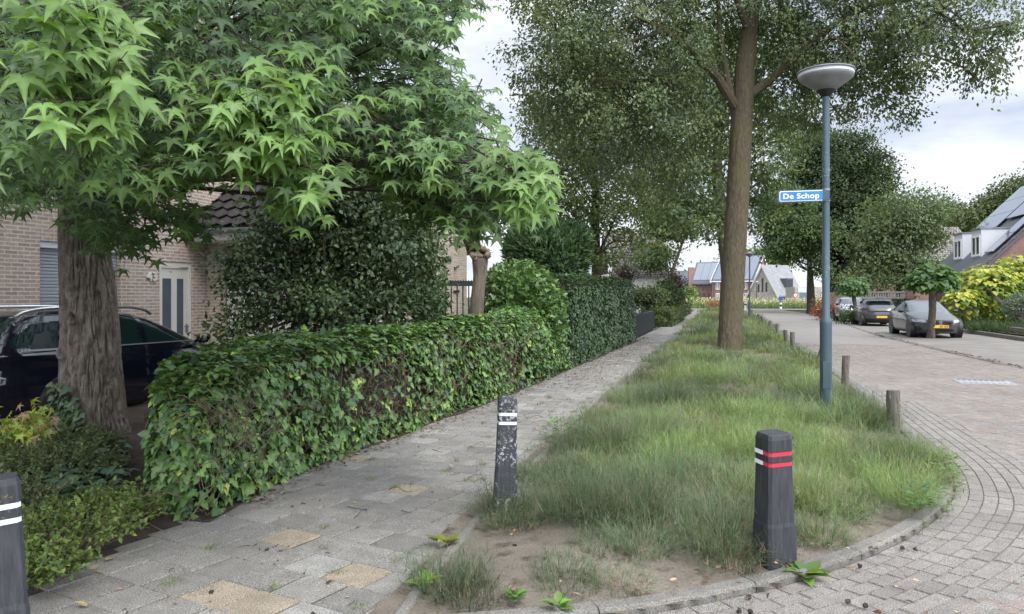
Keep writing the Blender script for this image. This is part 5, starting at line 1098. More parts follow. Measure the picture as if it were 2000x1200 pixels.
# grey-roofed gable house
b = W(1517, 600, 165)*np.array([1, 1, 0]); fg = thing('house', 'stone house with a steep grey slate roof, white verges and one dark dormer', 'house', b, TH+R(33))
m = MB(); m.span((0, 0, 0), (8.5, 7.5, 2.0)); m.prism([(0, 0, 2.0), (0, 7.5, 2.0), (0, 3.75, 8.2)], (.3, 0, 0)); m.prism([(8.2, 0, 2.0), (8.2, 7.5, 2.0), (8.2, 3.75, 8.2)], (.3, 0, 0)); m.build('wall', MT['stonewall'], fg)
m = MB(); gable_roof(m, -.35, 8.9, -.5, 8.0, 1.7, 8.6, 'x', .25); m.build('roof', MT['slate'], fg)
m = MB()
for xa in (-.42, 8.75):
    for yy_ in (-.55, 8.05): m.prism([(xa, yy_, 1.6), (xa, 3.75, 8.5), (xa, 3.75, 7.95), (xa, yy_, 1.05)], (.3, 0, 0))
m.build('bargeboard', MT['offwhite'], fg)
m = MB(); m.span((3.4, .0, 3.6), (5.6, 2.2, 5.5)); dq = m.build('dormer', MT['clad'], fg); m = MB(); m.span((3.7, -.06, 3.75), (5.4, -.006, 5.2)); m.build('pane', MT['glass'], dq)
for y, h_ in ((2.7, 4.6), (3.75, 5.6), (4.8, 4.2)):
    m = MB(); m.span((-.06, y-.22, 2.5), (-.006, y+.22, h_)); m.build('window', MT['glass'], fg)
for x in (2.2, 4.4, 5.2):
    m = MB(); m.span((x, -.06, 0), (x+.5, -.006, 1.5)); m.build('window', MT['glass'], fg)
b = W(1560, 600, 150)*np.array([1, 1, 0]); ge = thing('garage', 'blue-grey garage with a pale fascia beside the slate-roofed house', 'garage', b, TH)
m = MB(); m.span((-.8, 0, 0), (4.5, 5, 3.4)); m.build('wall', MT['stonewall'], ge); m = MB(); m.span((.2, -.08, 0), (2.3, -.005, 2.2)); m.build('garage_door', m_plain('blue_grey_door', (.1, .14, .19), .5), ge); m = MB(); m.span((-.2, -.12, 2.3), (2.8, -.01, 3.3)); m.build('fascia', MT['panelgrey'], ge)

# ---- fence behind the parked cars
fp = thing('concrete_fence', 'grey slatted concrete garden fence behind the parked cars', 'fence', (10.9, 58.2, 0)); m = MB(); m.span((-1.4, -.05, 0), (2.4, .05, 1.55)); m.span((-1.4, -.06, 1.86), (2.4, .06, 1.95))
for k in range(24): m.box((-1.3+k*.16, 0, 1.705), (.085, .05, .3))
m.build('panel', MT['panelwall'], fp); m = MB(); m.span((2.4, -.2, 0), (2.9, .2, 1.98)); m.build('pillar', MT['brick_dark'], fp)
m = MB(); m.span((-2.7, -.05, 0), (-1.45, .05, 1.9)); m.build('board', MT['wood'], fp)

# ================================================================ street furniture
def post_lathe(mb, prof, n=36): return mb.lathe(prof, n)
lp_ = W(1613, 835, 9.6)*np.array([1, 1, 0]); lp_[2] = .03
st = thing('street_lamp', 'blue-grey street lamp with a wide cone-shaped lantern, nearest on the verge', 'street lamp', lp_)
hz = lambda py: H+(HY-py)/F*9.6-.03
m = MB(); m.lathe([(.072, -.1), (.072, hz(640)), (.075, hz(632)), (.074, hz(626)), (.047, hz(618)), (.045, hz(400)), (.043, hz(186))], 36); m.build('pole', MT['post_blue'], st, True, angle=30)
m = MB(); m.box((.0, -.073, .62), (.09, .006, .34)); m.build('service_door', MT['post_blue'], st, bevel=.002)
m = MB(); m.lathe([(.046, hz(190)), (.06, hz(188)), (.085, hz(183)), (.12, hz(176))], 36); m.build('lamp_neck', MT['trim'], st, True)
m = MB(); m.lathe([(.115, hz(177)), (.2, hz(168)), (.29, hz(158)), (.325, hz(153)), (.328, hz(150))], 48)
ml = NT('ribbed_lamp_glass'); cu = ml.coord(); wv = ml.n('ShaderNodeTexWave', wave_type='BANDS', bands_direction='Z'); wv.inputs['Scale'].default_value = 45; ml.l(cu, wv.inputs['Vector'])
ml.pbr(ml.ramp(ml.noise(cu, 7, 4), [(.3, (.15, .155, .165)), (.7, (.22, .225, .235))]), .35, 0, ml.bump(wv.outputs['Fac'], .3, .004), .6); m.build('lamp_glass', ml.m, st, True)
m = MB(); m.lathe([(.328, hz(150)), (.334, hz(149)), (.334, hz(143)), (.325, hz(142))], 48); m.build('lamp_ring', MT['panelgrey'], st, True, angle=20)
m = MB(); m.lathe([(.345, hz(143)), (.35, hz(141.5)), (.345, hz(140)), (.26, hz(136)), (.12, hz(131.5)), (.05, hz(130)), (0, hz(129.6))], 48); m.build('lamp_cap', m_plain('grey_lamp_cap', (.16, .165, .175), .5, 0, .2, 6), st, True)
for z_, r_ in ((hz(392), .052), (hz(371), .052)):
    m = MB(); m.lathe([(r_-.006, z_-.012), (r_, z_-.012), (r_, z_+.012), (r_-.006, z_+.012)], 24); m.build('clamp', MT['zinc'], st, True, angle=30)
# street name sign, clamped to the pole and square to the street
sg = W(1565, 383, 9.62); sn = thing('street_sign', 'blue street name sign reading De Schop, clamped to the lamp post', 'sign', sg, 0)
def rrect(w_, h_, r, y, n=6):
    P = []
    for cx, cz, a0 in ((w_/2-r, h_/2-r, 0), (-w_/2+r, h_/2-r, 90), (-w_/2+r, -h_/2+r, 180), (w_/2-r, -h_/2+r, 270)):
        for k in range(n+1): a = R(a0+90*k/n); P.append((cx+r*math.cos(a), y, cz+r*math.sin(a)))
    return P
m = MB(); m.prism(rrect(.565, .155, .012, 0), (0, .02, 0)); m.box((.29, .01, 0), (.09, .03, .12)); m.build('bracket', MT['signgreen'], sn)
m = MB(); m.prism(rrect(.525, .132, .022, -.004), (0, .003, 0)); m.build('border', MT['signwhite'], sn)
m = MB(); m.prism(rrect(.505, .112, .016, -.0075), (0, .003, 0)); m.build('face', MT['signblue'], sn)
text_mesh('lettering', 'De Schop', .092, MT['signwhite'], sn, (-.005, -.009, -.004), (R(90), 0, 0), .0022, depth=.001, sx=1.12)
# far lamp, sign, marker post, box
fl = W(1464, 622, 52)*np.array([1, 1, 0]); t2 = thing('street_lamp', 'slim dark street lamp far along the verge, right of the oak trunk', 'street lamp', fl); m = MB(); m.lathe([(.09, 0), (.09, 1.25), (.055, 1.3), (.045, 4.3)], 16); m.build('pole', MT['signgreen'], t2, True, angle=30)
m = MB(); m.lathe([(.05, 4.3), (.1, 4.33), (.3, 4.5), (.32, 4.55), (.05, 4.66), (0, 4.67)], 24); m.build('lantern', MT['zinc'], t2, True, angle=40)
for px, z, hh, lab in ((1394, 175, 4.6, 'thin lamp post in front of the far white-windowed house'), (1478, 160, 4.3, 'thin lamp post beside the slate-roofed house')):
    q = W(px, 600, z)*np.array([1, 1, 0]); t2 = thing('street_lamp', lab, 'street lamp', q); m = MB(); m.lathe([(.1, 0), (.06, hh)], 12); m.build('pole', MT['black'], t2, True); m = MB(); m.lathe([(.1, hh), (.35, hh+.2), (.36, hh+.27), (0, hh+.4)], 16); m.build('lantern', MT['panelgrey'], t2, True)
q = W(1553, 598, 104)*np.array([1, 1, 0]); t2 = thing('road_sign', 'round white road sign with a red rim on a pale pole', 'road sign', q, TH); m = MB(); m.lathe([(.035, 0), (.035, 1.95)], 10); m.build('pole', MT['zinc'], t2, True)
for r_, y_, mt in ((.3, -.05, 'red'), (.2, -.065, 'signwhite')):
    m = MB(); m.lathe([(0, y_), (r_, y_), (r_, y_+.012), (0, y_+.012)], 28, (0, 0, 1.72), 'Y'); m.build('sign_plate' if mt == 'red' else 'sign_face', MT[mt], t2)
m = MB(); m.box((0, -.07, 1.72), (.2, .006, .1)); m.build('symbol', MT['ink'], t2)
q = W(1525, 603, 95)*np.array([1, 1, 0]); t2 = thing('traffic_post', 'short black and white banded post at the bend with a blue board above it', 'bollard', q, TH); m = MB(); m.lathe([(.13, 0), (.13, .3)], 14); m.lathe([(.13, .55), (.13, .8)], 14); m.build('post', MT['signwhite'], t2, True, angle=30); m = MB(); m.lathe([(.132, .3), (.132, .55)], 14); m.lathe([(.132, .8), (.132, .95), (0, .99)], 14); m.build('black_band', MT['black'], t2, True, angle=30); m = MB(); m.box((0, 0, 1.3), (.5, .1, .5)); m.build('board', MT['bluebox'], t2, bevel=.03)
q = W(1456, 606, 84)*np.array([1, 1, 0]); t2 = thing('traffic_post', 'white post with a black cap between the oak and the far lamp', 'bollard', q); m = MB(); m.lathe([(.11, 0), (.11, .85), (0, .9)], 14); m.build('post', MT['signwhite'], t2, True, angle=30); m = MB(); m.lathe([(.113, .6), (.113, .78)], 14); m.build('black_band', MT['black'], t2)

# ---- black recycled-plastic bollards
def loft_sq(mb, levels, c=.18):
    """square section with cut corners; levels are (z, half width)"""
    n0 = len(mb.v); V, Fc = [], []
    for z, r in levels:
        k = r*c
        for x, y in ((-r+k, -r), (r-k, -r), (r, -r+k), (r, r-k), (r-k, r), (-r+k, r), (-r, r-k), (-r, -r+k)): V.append((x, y, z))
    for i in range(len(levels)-1):
        for k in range(8): Fc.append((i*8+k, i*8+(k+1) % 8, i*8+8+(k+1) % 8, i*8+8+k))
    Fc += [tuple(range(8))[::-1], tuple(range((len(levels)-1)*8, len(levels)*8))]
    return mb.add(V, Fc)
def bollard(label, loc, rot, hgt, r, mat, bands, lean=(0, 0), top=(.0, .72), domed=False):
    t = thing('bollard', label, 'bollard', loc, rot); t.rotation_euler = (lean[0], lean[1], rot)
    m = MB(); h = hgt; lv = [(-.05, r*1.24), (h*.3, r*1.12), (h*.33, r*1.07), (h*.76, r*.97)]
    b0, b1 = h*.775, h*.855
    lv += [(b0-.014, r*.97), (b0-.012, r*.9), (b0+.012, r*.9), (b0+.014, r*.98), (b1-.014, r*.98), (b1-.012, r*.9), (b1+.012, r*.9), (b1+.014, r*.98), (h-.03, r*.97), (h-.006, r*.9)]
    lv += [(h+.012, r*.55), (h+.018, r*.3)] if domed else [(h, r*.86)]
    loft_sq(m, lv, .2); m.build('body', MT[mat], t, bevel=.004)
    for zb in (b0, b1):
        if bands == 'white': m = MB(); loft_sq(m, [(zb-.0115, r*.93), (zb+.0115, r*.93)], .2); m.build('reflective_band', MT['signwhite'], t)
        else:
            m = MB(); loft_sq(m, [(zb-.0115, r*.93), (zb+.0115, r*.93)], .2); m.build('reflective_band', MT['red'], t)
            m = MB(); m.box((-r*.945, r*.38, zb), (.01, r*.9, .0235)); m.build('white_reflector', MT['signwhite'], t)
    return t
bollard('black square bollard with two red reflective bands in the near grass', G(1512, 1096, .05), R(30), .785, .084, 'bol_new', 'red', (R(2.5), R(-2)))
bollard('weathered black bollard flaked with pale lichen at the path kerb', G(986, 992, .05), TH+R(6), .832, .072, 'bol_old', 'white', (R(-1), R(1.5)), domed=True)
bollard('grey-black bollard with two white bands and yellow lichen beside the shrub bed', cam2w(-2.29, 3.42, .0), R(55), .835, .085, 'bol_mid', 'white', (R(0), R(-2.0)))
# ---- short wooden posts along the verge
def wood_post(label, px, pb, pt, wpx, lean=0.0, burn=False):
    b = G(px, pb, .04); z = F*(H-.04)/(pb-HY); h = (pb-pt)*z/F; r = wpx/2/F*z; t = thing('wooden_post', label, 'post', b, rng.uniform(0, 6)); t['group'] = 'wooden posts along the road edge'
    P = np.array([b-UP*.05, b+UP*h*.5+cam2w(lean*h*.5, 0)*1.0, b+UP*h+cam2w(lean*h, 0)]); t.rotation_euler = (0, 0, 0)
    bark_trunk('trunk' if False else 'post_body', P, [r*1.02, r*.98, r*1.0], MT['wood'], t, .0, r*.14, 32, 40, 6, 3.0)
    m = MB(); m.lathe([(0, h+.004), (r*.85, h+.002), (r*.97, h-.012)], 24, tuple(cam2w(lean*h, 0))); m.build('post_top', MT['wood'], t, True, angle=30)
for a in (('thick short wooden post nearest the camera at the verge corner', 1744, 846, 763, 23, 0), ('wooden post just right of the blue-grey lamp post', 1650, 762, 695, 13, .03), ('leaning wooden post half hidden by the lamp post', 1596, 716, 676, 9, .28),
          ('taller of two close wooden posts beyond the lamp post', 1549, 685, 649, 8.5, -.05), ('wooden post beside the taller one in the long row', 1535.5, 674, 645, 7, -.06), ('wooden post fifth along the verge edge', 1518, 657, 633, 5.5, -.02), ('straight wooden post in the middle of the row', 1504, 647, 626.5, 5.5, .0), ('tilted wooden post far along the row', 1492, 634, 618.5, 5, -.25), ('small wooden post before the tilted one', 1483, 628, 614.5, 4, -.1), ('farthest thin wooden post near the far lamp', 1469, 616, 606, 3.5, 0), ('short wooden post between oak and far lamp', 1452, 612, 601, 3.6, -.25), ('lone dark post at the end of the footpath', 1386, 611, 602, 4, 0)):
    wood_post(*a)
# ---- drain cover
q = [G(1873, 742, .014), G(1958, 744.5, .014), G(1966, 750, .014), G(1894, 749.5, .014)]; c = sum(q)/4; dc = thing('drain_cover', 'pale metal drain cover set in the brick road', 'drain cover', c*np.array([1, 1, 0]), R(-3)); m = MB(); m.box((0, 0, .009), (.95, .62, .016)); m.build('cover', m_plain('worn_galvanised', (.28, .3, .32), .5, .2, .15, 8), dc, bevel=.004)
m = MB()
for k in range(9): m.box((-.38+k*.095, .24, .0185), (.05, .07, .004)); m.box((-.38+k*.095, -.24, .0185), (.03, .04, .004))
m.build('slot', MT['trim'], dc)

# ---- things lying on the ground
P, T, N, S, Cc = [], [], [], [], []
def scatter(n, fn, s, cols):
    for _ in range(n):
        x, y, z = fn(); P.append((x, y, z)); T.append(unit(rng.normal(size=3)*np.array([1, 1, .12]))); N.append(unit(np.array([0, 0, 1.])+rng.normal(0, .25, 3))); S.append(s*rng.uniform(.5, 1.4)); Cc.append(np.array(cols[rng.integers(len(cols))])*rng.uniform(.7, 1.2))
BR = [(.13, .075, .045), (.09, .055, .035), (.2, .13, .075)]; YL = [(.5, .38, .09), (.45, .33, .16), (.42, .3, .2)]
def _hf(): y = 5.2+25*rng.random()**1.3; return float(pxl(y))+abs(rng.normal(0, .16))-.1, y, .037
def _pm(): y = rng.uniform(13, 27); return float(pxl(y))+.25+abs(rng.normal(0, .55)), y, .034
def _pp(): y = rng.uniform(2.6, 12); return rng.uniform(float(pxl(y))+.1, float(kx(y))-.02), y, .033
def _rd(): y = rng.uniform(2.5, 12); return rng.uniform(-.5, 3.4), y, .015
def _vg(): y = rng.uniform(3.8, 6.5); return rng.uniform(-1.5, 1.3), y, .1
def _re(): y = rng.uniform(14, 36); return float(rx(y))+rng.normal(.1, .09), y, .016
scatter(2600, _hf, .034, BR); scatter(1500, _pm, .035, BR); scatter(30, _hf, .06, YL); scatter(90, _pp, .022, BR); scatter(16, _pp, .05, YL)
ok = lambda p: (not inside(np.array([p[:2]]), VERGE)[0]) and dist_curve(np.array([p[:2]]), near_curve[::3])[0] > .17
for _ in range(70):
    p = _rd()
    if ok(p): scatter(1, lambda: p, .03, BR+YL)
scatter(170, _vg, .04, BR+YL[2:]); scatter(520, _re, .07, BR)
for px_, py_, mt in ((190, 1110, YL), (225, 1150, YL), (170, 1185, YL), (205, 1095, YL), (640, 1140, BR)): g = G(px_, py_, .035); scatter(1, lambda: g, .09, mt)
V, Fc, Tt = cloud(np.array(P), np.array(T), np.array(N), np.array(S), OVA, np.array(Cc)); prop(npmesh('leaf_litter', V, Fc, MT['litter'], None, Tt), 'dry brown and yellow leaves fallen along hedge, path and road', 'leaf litter', kind='stuff')
m = MB()                                                       # thin dead twigs on the path
for _ in range(46): x, y, z = _pp(); a = rng.uniform(0, 6.3); l = rng.uniform(.06, .22); limb(m, np.array([x, y, .036]), np.array([x+l*math.cos(a), y+l*math.sin(a), .038]), .003, .0015, .0, 4, .12, 5)
tw = m.build('twig_litter', MT['bark_dark']); prop(tw, 'thin dead twigs scattered over the pavers', 'twigs', kind='stuff')
bm = bmesh.new(); bmesh.ops.create_icosphere(bm, subdivisions=2, radius=.0115); v0 = [q.co.copy() for q in bm.verts]
for f in list(bm.faces):
    pass
for q in bm.verts: q.co *= (1.35 if rng.random() < .45 else .85)
me = bpy.data.meshes.new('seed_ball'); bm.to_mesh(me); bm.free(); me.materials.append(MT['bark_dark'])
for k, (px_, py_) in enumerate(((1788, 1073), (1762, 1070), (1679, 1105), (1656, 1175), (1443, 1193), (1466, 1195), (1462, 1166), (1690, 1183), (522, 1074), (413, 1157), (612, 1200))):
    g = G(px_, py_, .03); o = link('seed_ball', me); o.location = Vector([float(x) for x in g]); o.rotation_euler = (k, k*2, k*.7); prop(o, 'small dark spiky sweetgum seed ball lying on the paving', 'seed ball', 'fallen seed balls')
# moss tufts in the joints and weeds at the kerb
n = 2600; kk = rng.integers(0, 42, n); mc = np.array([_pp() for _ in range(42)]); mc[:, 1] = mc[:, 1]; q = mc[kk]+np.stack([rng.normal(0, .03, n), rng.normal(0, .05, n), 0*kk], 1); q[:, 2] = .03
V1 = blades(q, rng.uniform(0, 6.3, n), rng.uniform(.2, 1.2, n), rng.uniform(.012, .035, n), np.full(n, .004), rcol(n, (.13, .19, .05), .3), .5, 2)
n = 4200; j = rng.integers(0, len(crv)-1, n); j = j[(crv[j, 1] < 12)]; n = len(j); off = np.where(rng.random(n) < .6, .17, -.03)+rng.normal(0, .02, n); sel = fbm(np.stack([crv[j, 0]*3, crv[j, 1]*3, 0*off], 1), 2) > .52; j, off = j[sel], off[sel]; n = len(j); q = np.c_[crv[j]+nm[j]*off[:, None], np.full(n, .012)]
V2 = blades(q, rng.uniform(0, 6.3, n), rng.uniform(.1, 1.1, n), rng.uniform(.02, .09, n), np.full(n, .005), rcol(n, (.15, .22, .06), .3), .7, 2)
V, Fc, Tt = join([V1, V2]); prop(npmesh('joint_weeds', V, Fc, MT['grass'], None, Tt), 'tiny grass and moss tufts growing in the paving joints', 'weeds', kind='stuff')
def rosette(label, loc, n, l, col, tmpl=OVA, up=.35):
    rt = thing('weed', label, 'weed', loc); a = rng.uniform(0, 6.3, n); d = np.stack([np.cos(a), np.sin(a), np.full(n, 0.)], 1); P = d*.01+UP*rng.uniform(.0, .03, (n, 1)) if n < 20 else d*rng.uniform(0, .16, (n, 1))+UP*rng.uniform(.0, .2, (n, 1))
    V, Fc, T = cloud(P, d+UP*up*rng.uniform(.3, 1.6, (n, 1)), UP-d*.25+rdir(n)*.15, l*rng.uniform(.6, 1.2, n), tmpl, rcol(n, col, .2)); npmesh('leaves', V, Fc, MT['leaf'], rt, T, True); return rt
for px_, py_, h_, n, l, col, lab in ((1572, 1128, .015, 16, .13, (.15, .25, .06), 'light green plantain rosette against the front of the kerb'), (1840, 955, .015, 110, .06, (.15, .22, .07), 'tall weeds outside the kerb at the road corner'), (1846, 925, .015, 100, .065, (.16, .23, .08), 'upright weed patch above the corner weeds'), (1800, 1000, .1, 80, .065, (.11, .2, .07), 'leafy green plant leaning over the kerb bend'), (868, 1062, .05, 12, .11, (.3, .32, .06), 'small yellowing seedling at the path kerb'), (830, 1140, .05, 12, .1, (.25, .42, .05), 'bright lime seedling at the path kerb'), (1090, 850, .08, 70, .07, (.14, .25, .07), 'fresh light green weed where path meets grass'), (1145, 925, .1, 12, .13, (.12, .22, .06), 'single broad-leaved seedling in the bare patch'), (1005, 1170, .06, 12, .08, (.14, .26, .06), 'tiny round weed on the sandy tip'), (1090, 1190, .06, 10, .08, (.15, .27, .06), 'small weed close to the front kerb')):
    rosette(lab, G(px_, py_, h_), n, l, col)
# ================================================================ cars: outlines stacked by height, faces sorted into parts
def car(label, loc, rotz, prof, paint, side_win, front_rect, axles, wheel_r, wr_=.1, rim='rim', rails=None, extra=None, name='parked_car', N=260):
    """prof rows: z, x_front, x_rear, half width, squareness"""
    t = thing(name, label, 'car', loc, rotz); pr = np.array(prof, float); zs = []
    for i in range(len(pr)-1):
        k = max(2, int(max(abs(pr[i+1, 1]-pr[i, 1]), abs(pr[i+1, 2]-pr[i, 2]))/.035), int((pr[i+1, 0]-pr[i, 0])/.022)); zs += list(np.linspace(pr[i, 0], pr[i+1, 0], k, endpoint=False))
    zs.append(pr[-1, 0]); zs = np.array(zs)
    q = np.stack([np.interp(zs, pr[:, 0], pr[:, k]) for k in range(1, 5)], 1)
    V = []
    for z, (xf, xb, wd, n) in zip(zs, q):
        th = np.linspace(0, 2*math.pi, 3001)[:-1]; L = (xf-xb)/2; c, s = np.cos(th), np.sin(th); r = (np.abs(c)**n+np.abs(s)**n)**(-1/n)
        x, y = L*c*r, wd*s*r; d = np.concatenate([[0], np.cumsum(np.hypot(np.diff(x), np.diff(y)))]); u = np.linspace(0, d[-1], N, endpoint=False)
        V.append(np.stack([np.interp(u, d, x)+(xf+xb)/2, np.interp(u, d, y), np.full(N, z)], 1))
    V = np.array(V); nl = len(zs); i, j = np.meshgrid(np.arange(nl-1), np.arange(N), indexing='ij'); a = i*N+j; b = i*N+(j+1) % N
    Fq = np.stack([a.ravel(), b.ravel(), (b+N).ravel(), (a+N).ravel()], 1); Vf = V.reshape(-1, 3); c = Vf[Fq].mean(1)
    nrm = np.cross(Vf[Fq[:, 1]]-Vf[Fq[:, 0]], Vf[Fq[:, 3]]-Vf[Fq[:, 0]]); nrm = unit(nrm)
    part = np.full(len(Fq), 'body', object)
    for ax in axles: part[(np.hypot(c[:, 0]-ax, c[:, 2]-wheel_r) < wheel_r+.045) & (np.abs(nrm[:, 1]) > .25)] = 'hole'
    for nm_, poly in side_win: part[inside(c[:, [0, 2]], np.array(poly)) & (np.abs(nrm[:, 1]) > .45)] = nm_
    for nm_, s_, poly in front_rect:
        P_ = np.array(poly); part[inside(np.stack([np.abs(c[:, 1]), c[:, 2]], 1), P_) & (nrm[:, 0]*s_ > .2) & (c[:, 0]*s_ > -.2)] = nm_
    mats = {'body': paint, 'window': 'carglass', 'windscreen': 'screen', 'rear_window': 'carglass', 'grille': 'trim', 'intake': 'trim', 'headlight': 'lamp', 'tail_light': 'taillamp', 'bumper': 'trim', 'sill_trim': 'trim', 'door_seam': 'trim', 'splitter': 'panelgrey', 'pillar': 'trim'}
    for nm_ in mats:
        sel = part == nm_
        if not sel.any(): continue
        if nm_ in ('window', 'headlight', 'tail_light', 'intake', 'sill_trim', 'door_seam', 'pillar'): groups = [sel & (c[:, 1] > 0), sel & (c[:, 1] <= 0)]
        else: groups = [sel]
        for g in groups:
            if not g.any(): continue
            f = Fq[g]; us, inv = np.unique(f, return_inverse=True); v = Vf[us].copy()
            extra_f = []
            if nm_ == 'body':
                top = np.array([[len(us), 0, 0]]); n0 = len(us)
                tv = V[-1]; v = np.concatenate([v, tv, [tv.mean(0)+np.array([0, 0, .006])]]); kk = np.arange(N); extra_f = [np.stack([n0+kk, n0+(kk+1) % N, np.full(N, n0+N)], 1)]
            npmesh(nm_, v, [inv.reshape(f.shape)]+extra_f, MT[mats[nm_]], t, None, True)
    wd0 = pr[:, 3].max()
    m = MB(); m.span((pr[0, 2]+.25, -wd0+.22, .16), (pr[0, 1]-.25, wd0-.22, .5)); m.build('underbody', MT['trim'], t)
    for ax in axles:
        for s in (-1, 1):
            m = MB(); y0 = s*(wd0-.03); m.lathe([(wheel_r*.68, y0-s*.015), (wheel_r*.93, y0), (wheel_r, y0-s*.03), (wheel_r, y0-s*.2), (wheel_r*.9, y0-s*.22), (.05, y0-s*.22)], 40, (ax, 0, wheel_r), 'Y'); wh = m.build('wheel', MT['rubber'], t, True, angle=30)
            m = MB(); R_ = wheel_r*.69; m.lathe([(R_, y0-s*.012), (R_*.93, y0-s*.02), (R_*.9, y0-s*.05)], 40, (ax, 0, wheel_r), 'Y'); m.lathe([(0, y0-s*.01), (R_*.2, y0-s*.015), (R_*.24, y0-s*.06)], 20, (ax, 0, wheel_r), 'Y')
            for k in range(10):
                a_ = 2*math.pi*k/10+.2*(k % 2); p0 = (ax+R_*.15*math.cos(a_), y0-s*.03, wheel_r+R_*.15*math.sin(a_)); p1 = (ax+R_*.95*math.cos(a_), y0-s*.025, wheel_r+R_*.95*math.sin(a_)); m.tube([p0, p1], [.028, .02], 6)
            m.build('rim', MT[rim], wh, True, angle=35)
            m = MB(); m.lathe([(wheel_r+.045, s*(wd0-.012)), (wheel_r+.045, s*(wd0-.3)), (0, s*(wd0-.3))], 40, (ax, 0, wheel_r), 'Y'); m.build('wheel_arch', MT['trim'], t, True, angle=30)
    if extra: extra(t)
    return t
def mirrors(t, x, y, z, paint):
    for s in (-1, 1):
        m = MB(); m.lathe([(0, -.1), (.06, -.085), (.085, -.02), (.085, .06), (.06, .1), (0, .11)], 16, (0, 0, 0), 'Y')
        for k in range(len(m.v)): q = m.v[k]; m.v[k] = (x+q[0]*.75, s*y+q[1], z+q[2]*.85)
        m.tube([(x-.02, s*(y-.1), z-.03), (x-.02, s*(y-.2), z-.07)], .025, 8); m.build('mirror', MT[paint], t, True)
def handles(t, xs, y, z, mat='trim'):
    for x in xs:
        for s in (-1, 1):
            m = MB(); m.tube([(x-.1, s*(y-.01), z), (x-.08, s*(y+.022), z), (x+.08, s*(y+.022), z), (x+.1, s*(y-.01), z)], .013, 8); m.build('door_handle', MT[mat], t, True)
def seams(x0, z0, x1, z1, w_=.012): return ('door_seam', [(x0-w_, z0), (x0+w_, z0), (x1+w_, z1), (x1-w_, z1)])
# ---- dark grey saloon facing the camera
pb_ = [(.17, 2.2, -2.3, .8, 3.2), (.22, 2.36, -2.4, .89, 3.4), (.32, 2.44, -2.46, .925, 3.6), (.5, 2.47, -2.49, .935, 3.7), (.64, 2.46, -2.5, .94, 3.7), (.71, 2.4, -2.5, .938, 3.6), (.76, 2.26, -2.49, .933, 3.4), (.84, 1.85, -2.47, .92, 3.6), (.91, 1.42, -2.45, .905, 4), (.965, 1.03, -2.4, .885, 4.4), (1.01, .9, -2.3, .86, 4.6), (1.05, .8, -1.98, .835, 4.6), (1.14, .58, -1.72, .785, 4.4), (1.26, .28, -1.38, .725, 4.2), (1.37, -.02, -1.02, .655, 3.8), (1.43, -.28, -.75, .56, 3.4), (1.458, -.5, -.55, .36, 3)]
def ex_bmw(t):
    mirrors(t, .62, 1.0, 1.02, 'trim'); handles(t, (-.3, -1.25), .905, .83, 'cargrey')
    m = MB()
    for s in (-1, 1):
        for k in range(8): m.box((2.475, s*(.1+k*.042), .6), (.02, .008, .19))
    m.build('grille', MT['darkrim'], t)
    m = MB(); m.box((2.492, 0, .455), (.012, .52, .11)); m.build('number_plate', MT['plate'], t, bevel=.003)
    text_mesh('lettering', '60-GB', .105, MT['ink'], t, (2.5, .09, .455), (R(90), 0, R(90)), .002, depth=.001)
    m = MB(); m.box((-.65, 0, 1.475), (.14, .03, .05)); m.build('antenna', MT['cargrey'], t, bevel=.01)
car('dark grey saloon parked facing the camera behind a round catalpa', (8.6, 34.75, .01), R(-90), pb_, 'cargrey',
    [('window', [(.5, 1.0), (.12, 1.27), (-.3, 1.375), (-.35, 1.375), (-.3, 1.0)]), ('window', [(-.4, 1.0), (-.44, 1.375), (-.85, 1.33), (-1.3, 1.17), (-1.5, 1.03), (-1.4, 1.0)]), ('sill_trim', [(-.95, .2), (.95, .2), (.95, .26), (-.95, .26)]), seams(-.33, .3, -.33, .98), seams(.8, .4, .72, .95), seams(-1.15, .62, -1.45, .98)],
    [('windscreen', 1, [(0, 1.0), (.76, 1.0), (.55, 1.39), (0, 1.405)]), ('grille', 1, [(.03, .52), (.36, .5), (.42, .6), (.4, .69), (.03, .7)]), ('headlight', 1, [(.45, .585), (.9, .63), (.93, .7), (.78, .72), (.47, .69)]), ('intake', 1, [(.58, .29), (.82, .29), (.82, .44), (.68, .46)]), ('bumper', 1, [(0, .26), (.42, .26), (.48, .35), (.3, .36), (0, .36)]), ('rear_window', -1, [(0, 1.06), (.7, 1.06), (.55, 1.38), (0, 1.39)])],
    (1.52, -1.48), .345, rim='darkrim', extra=ex_bmw)
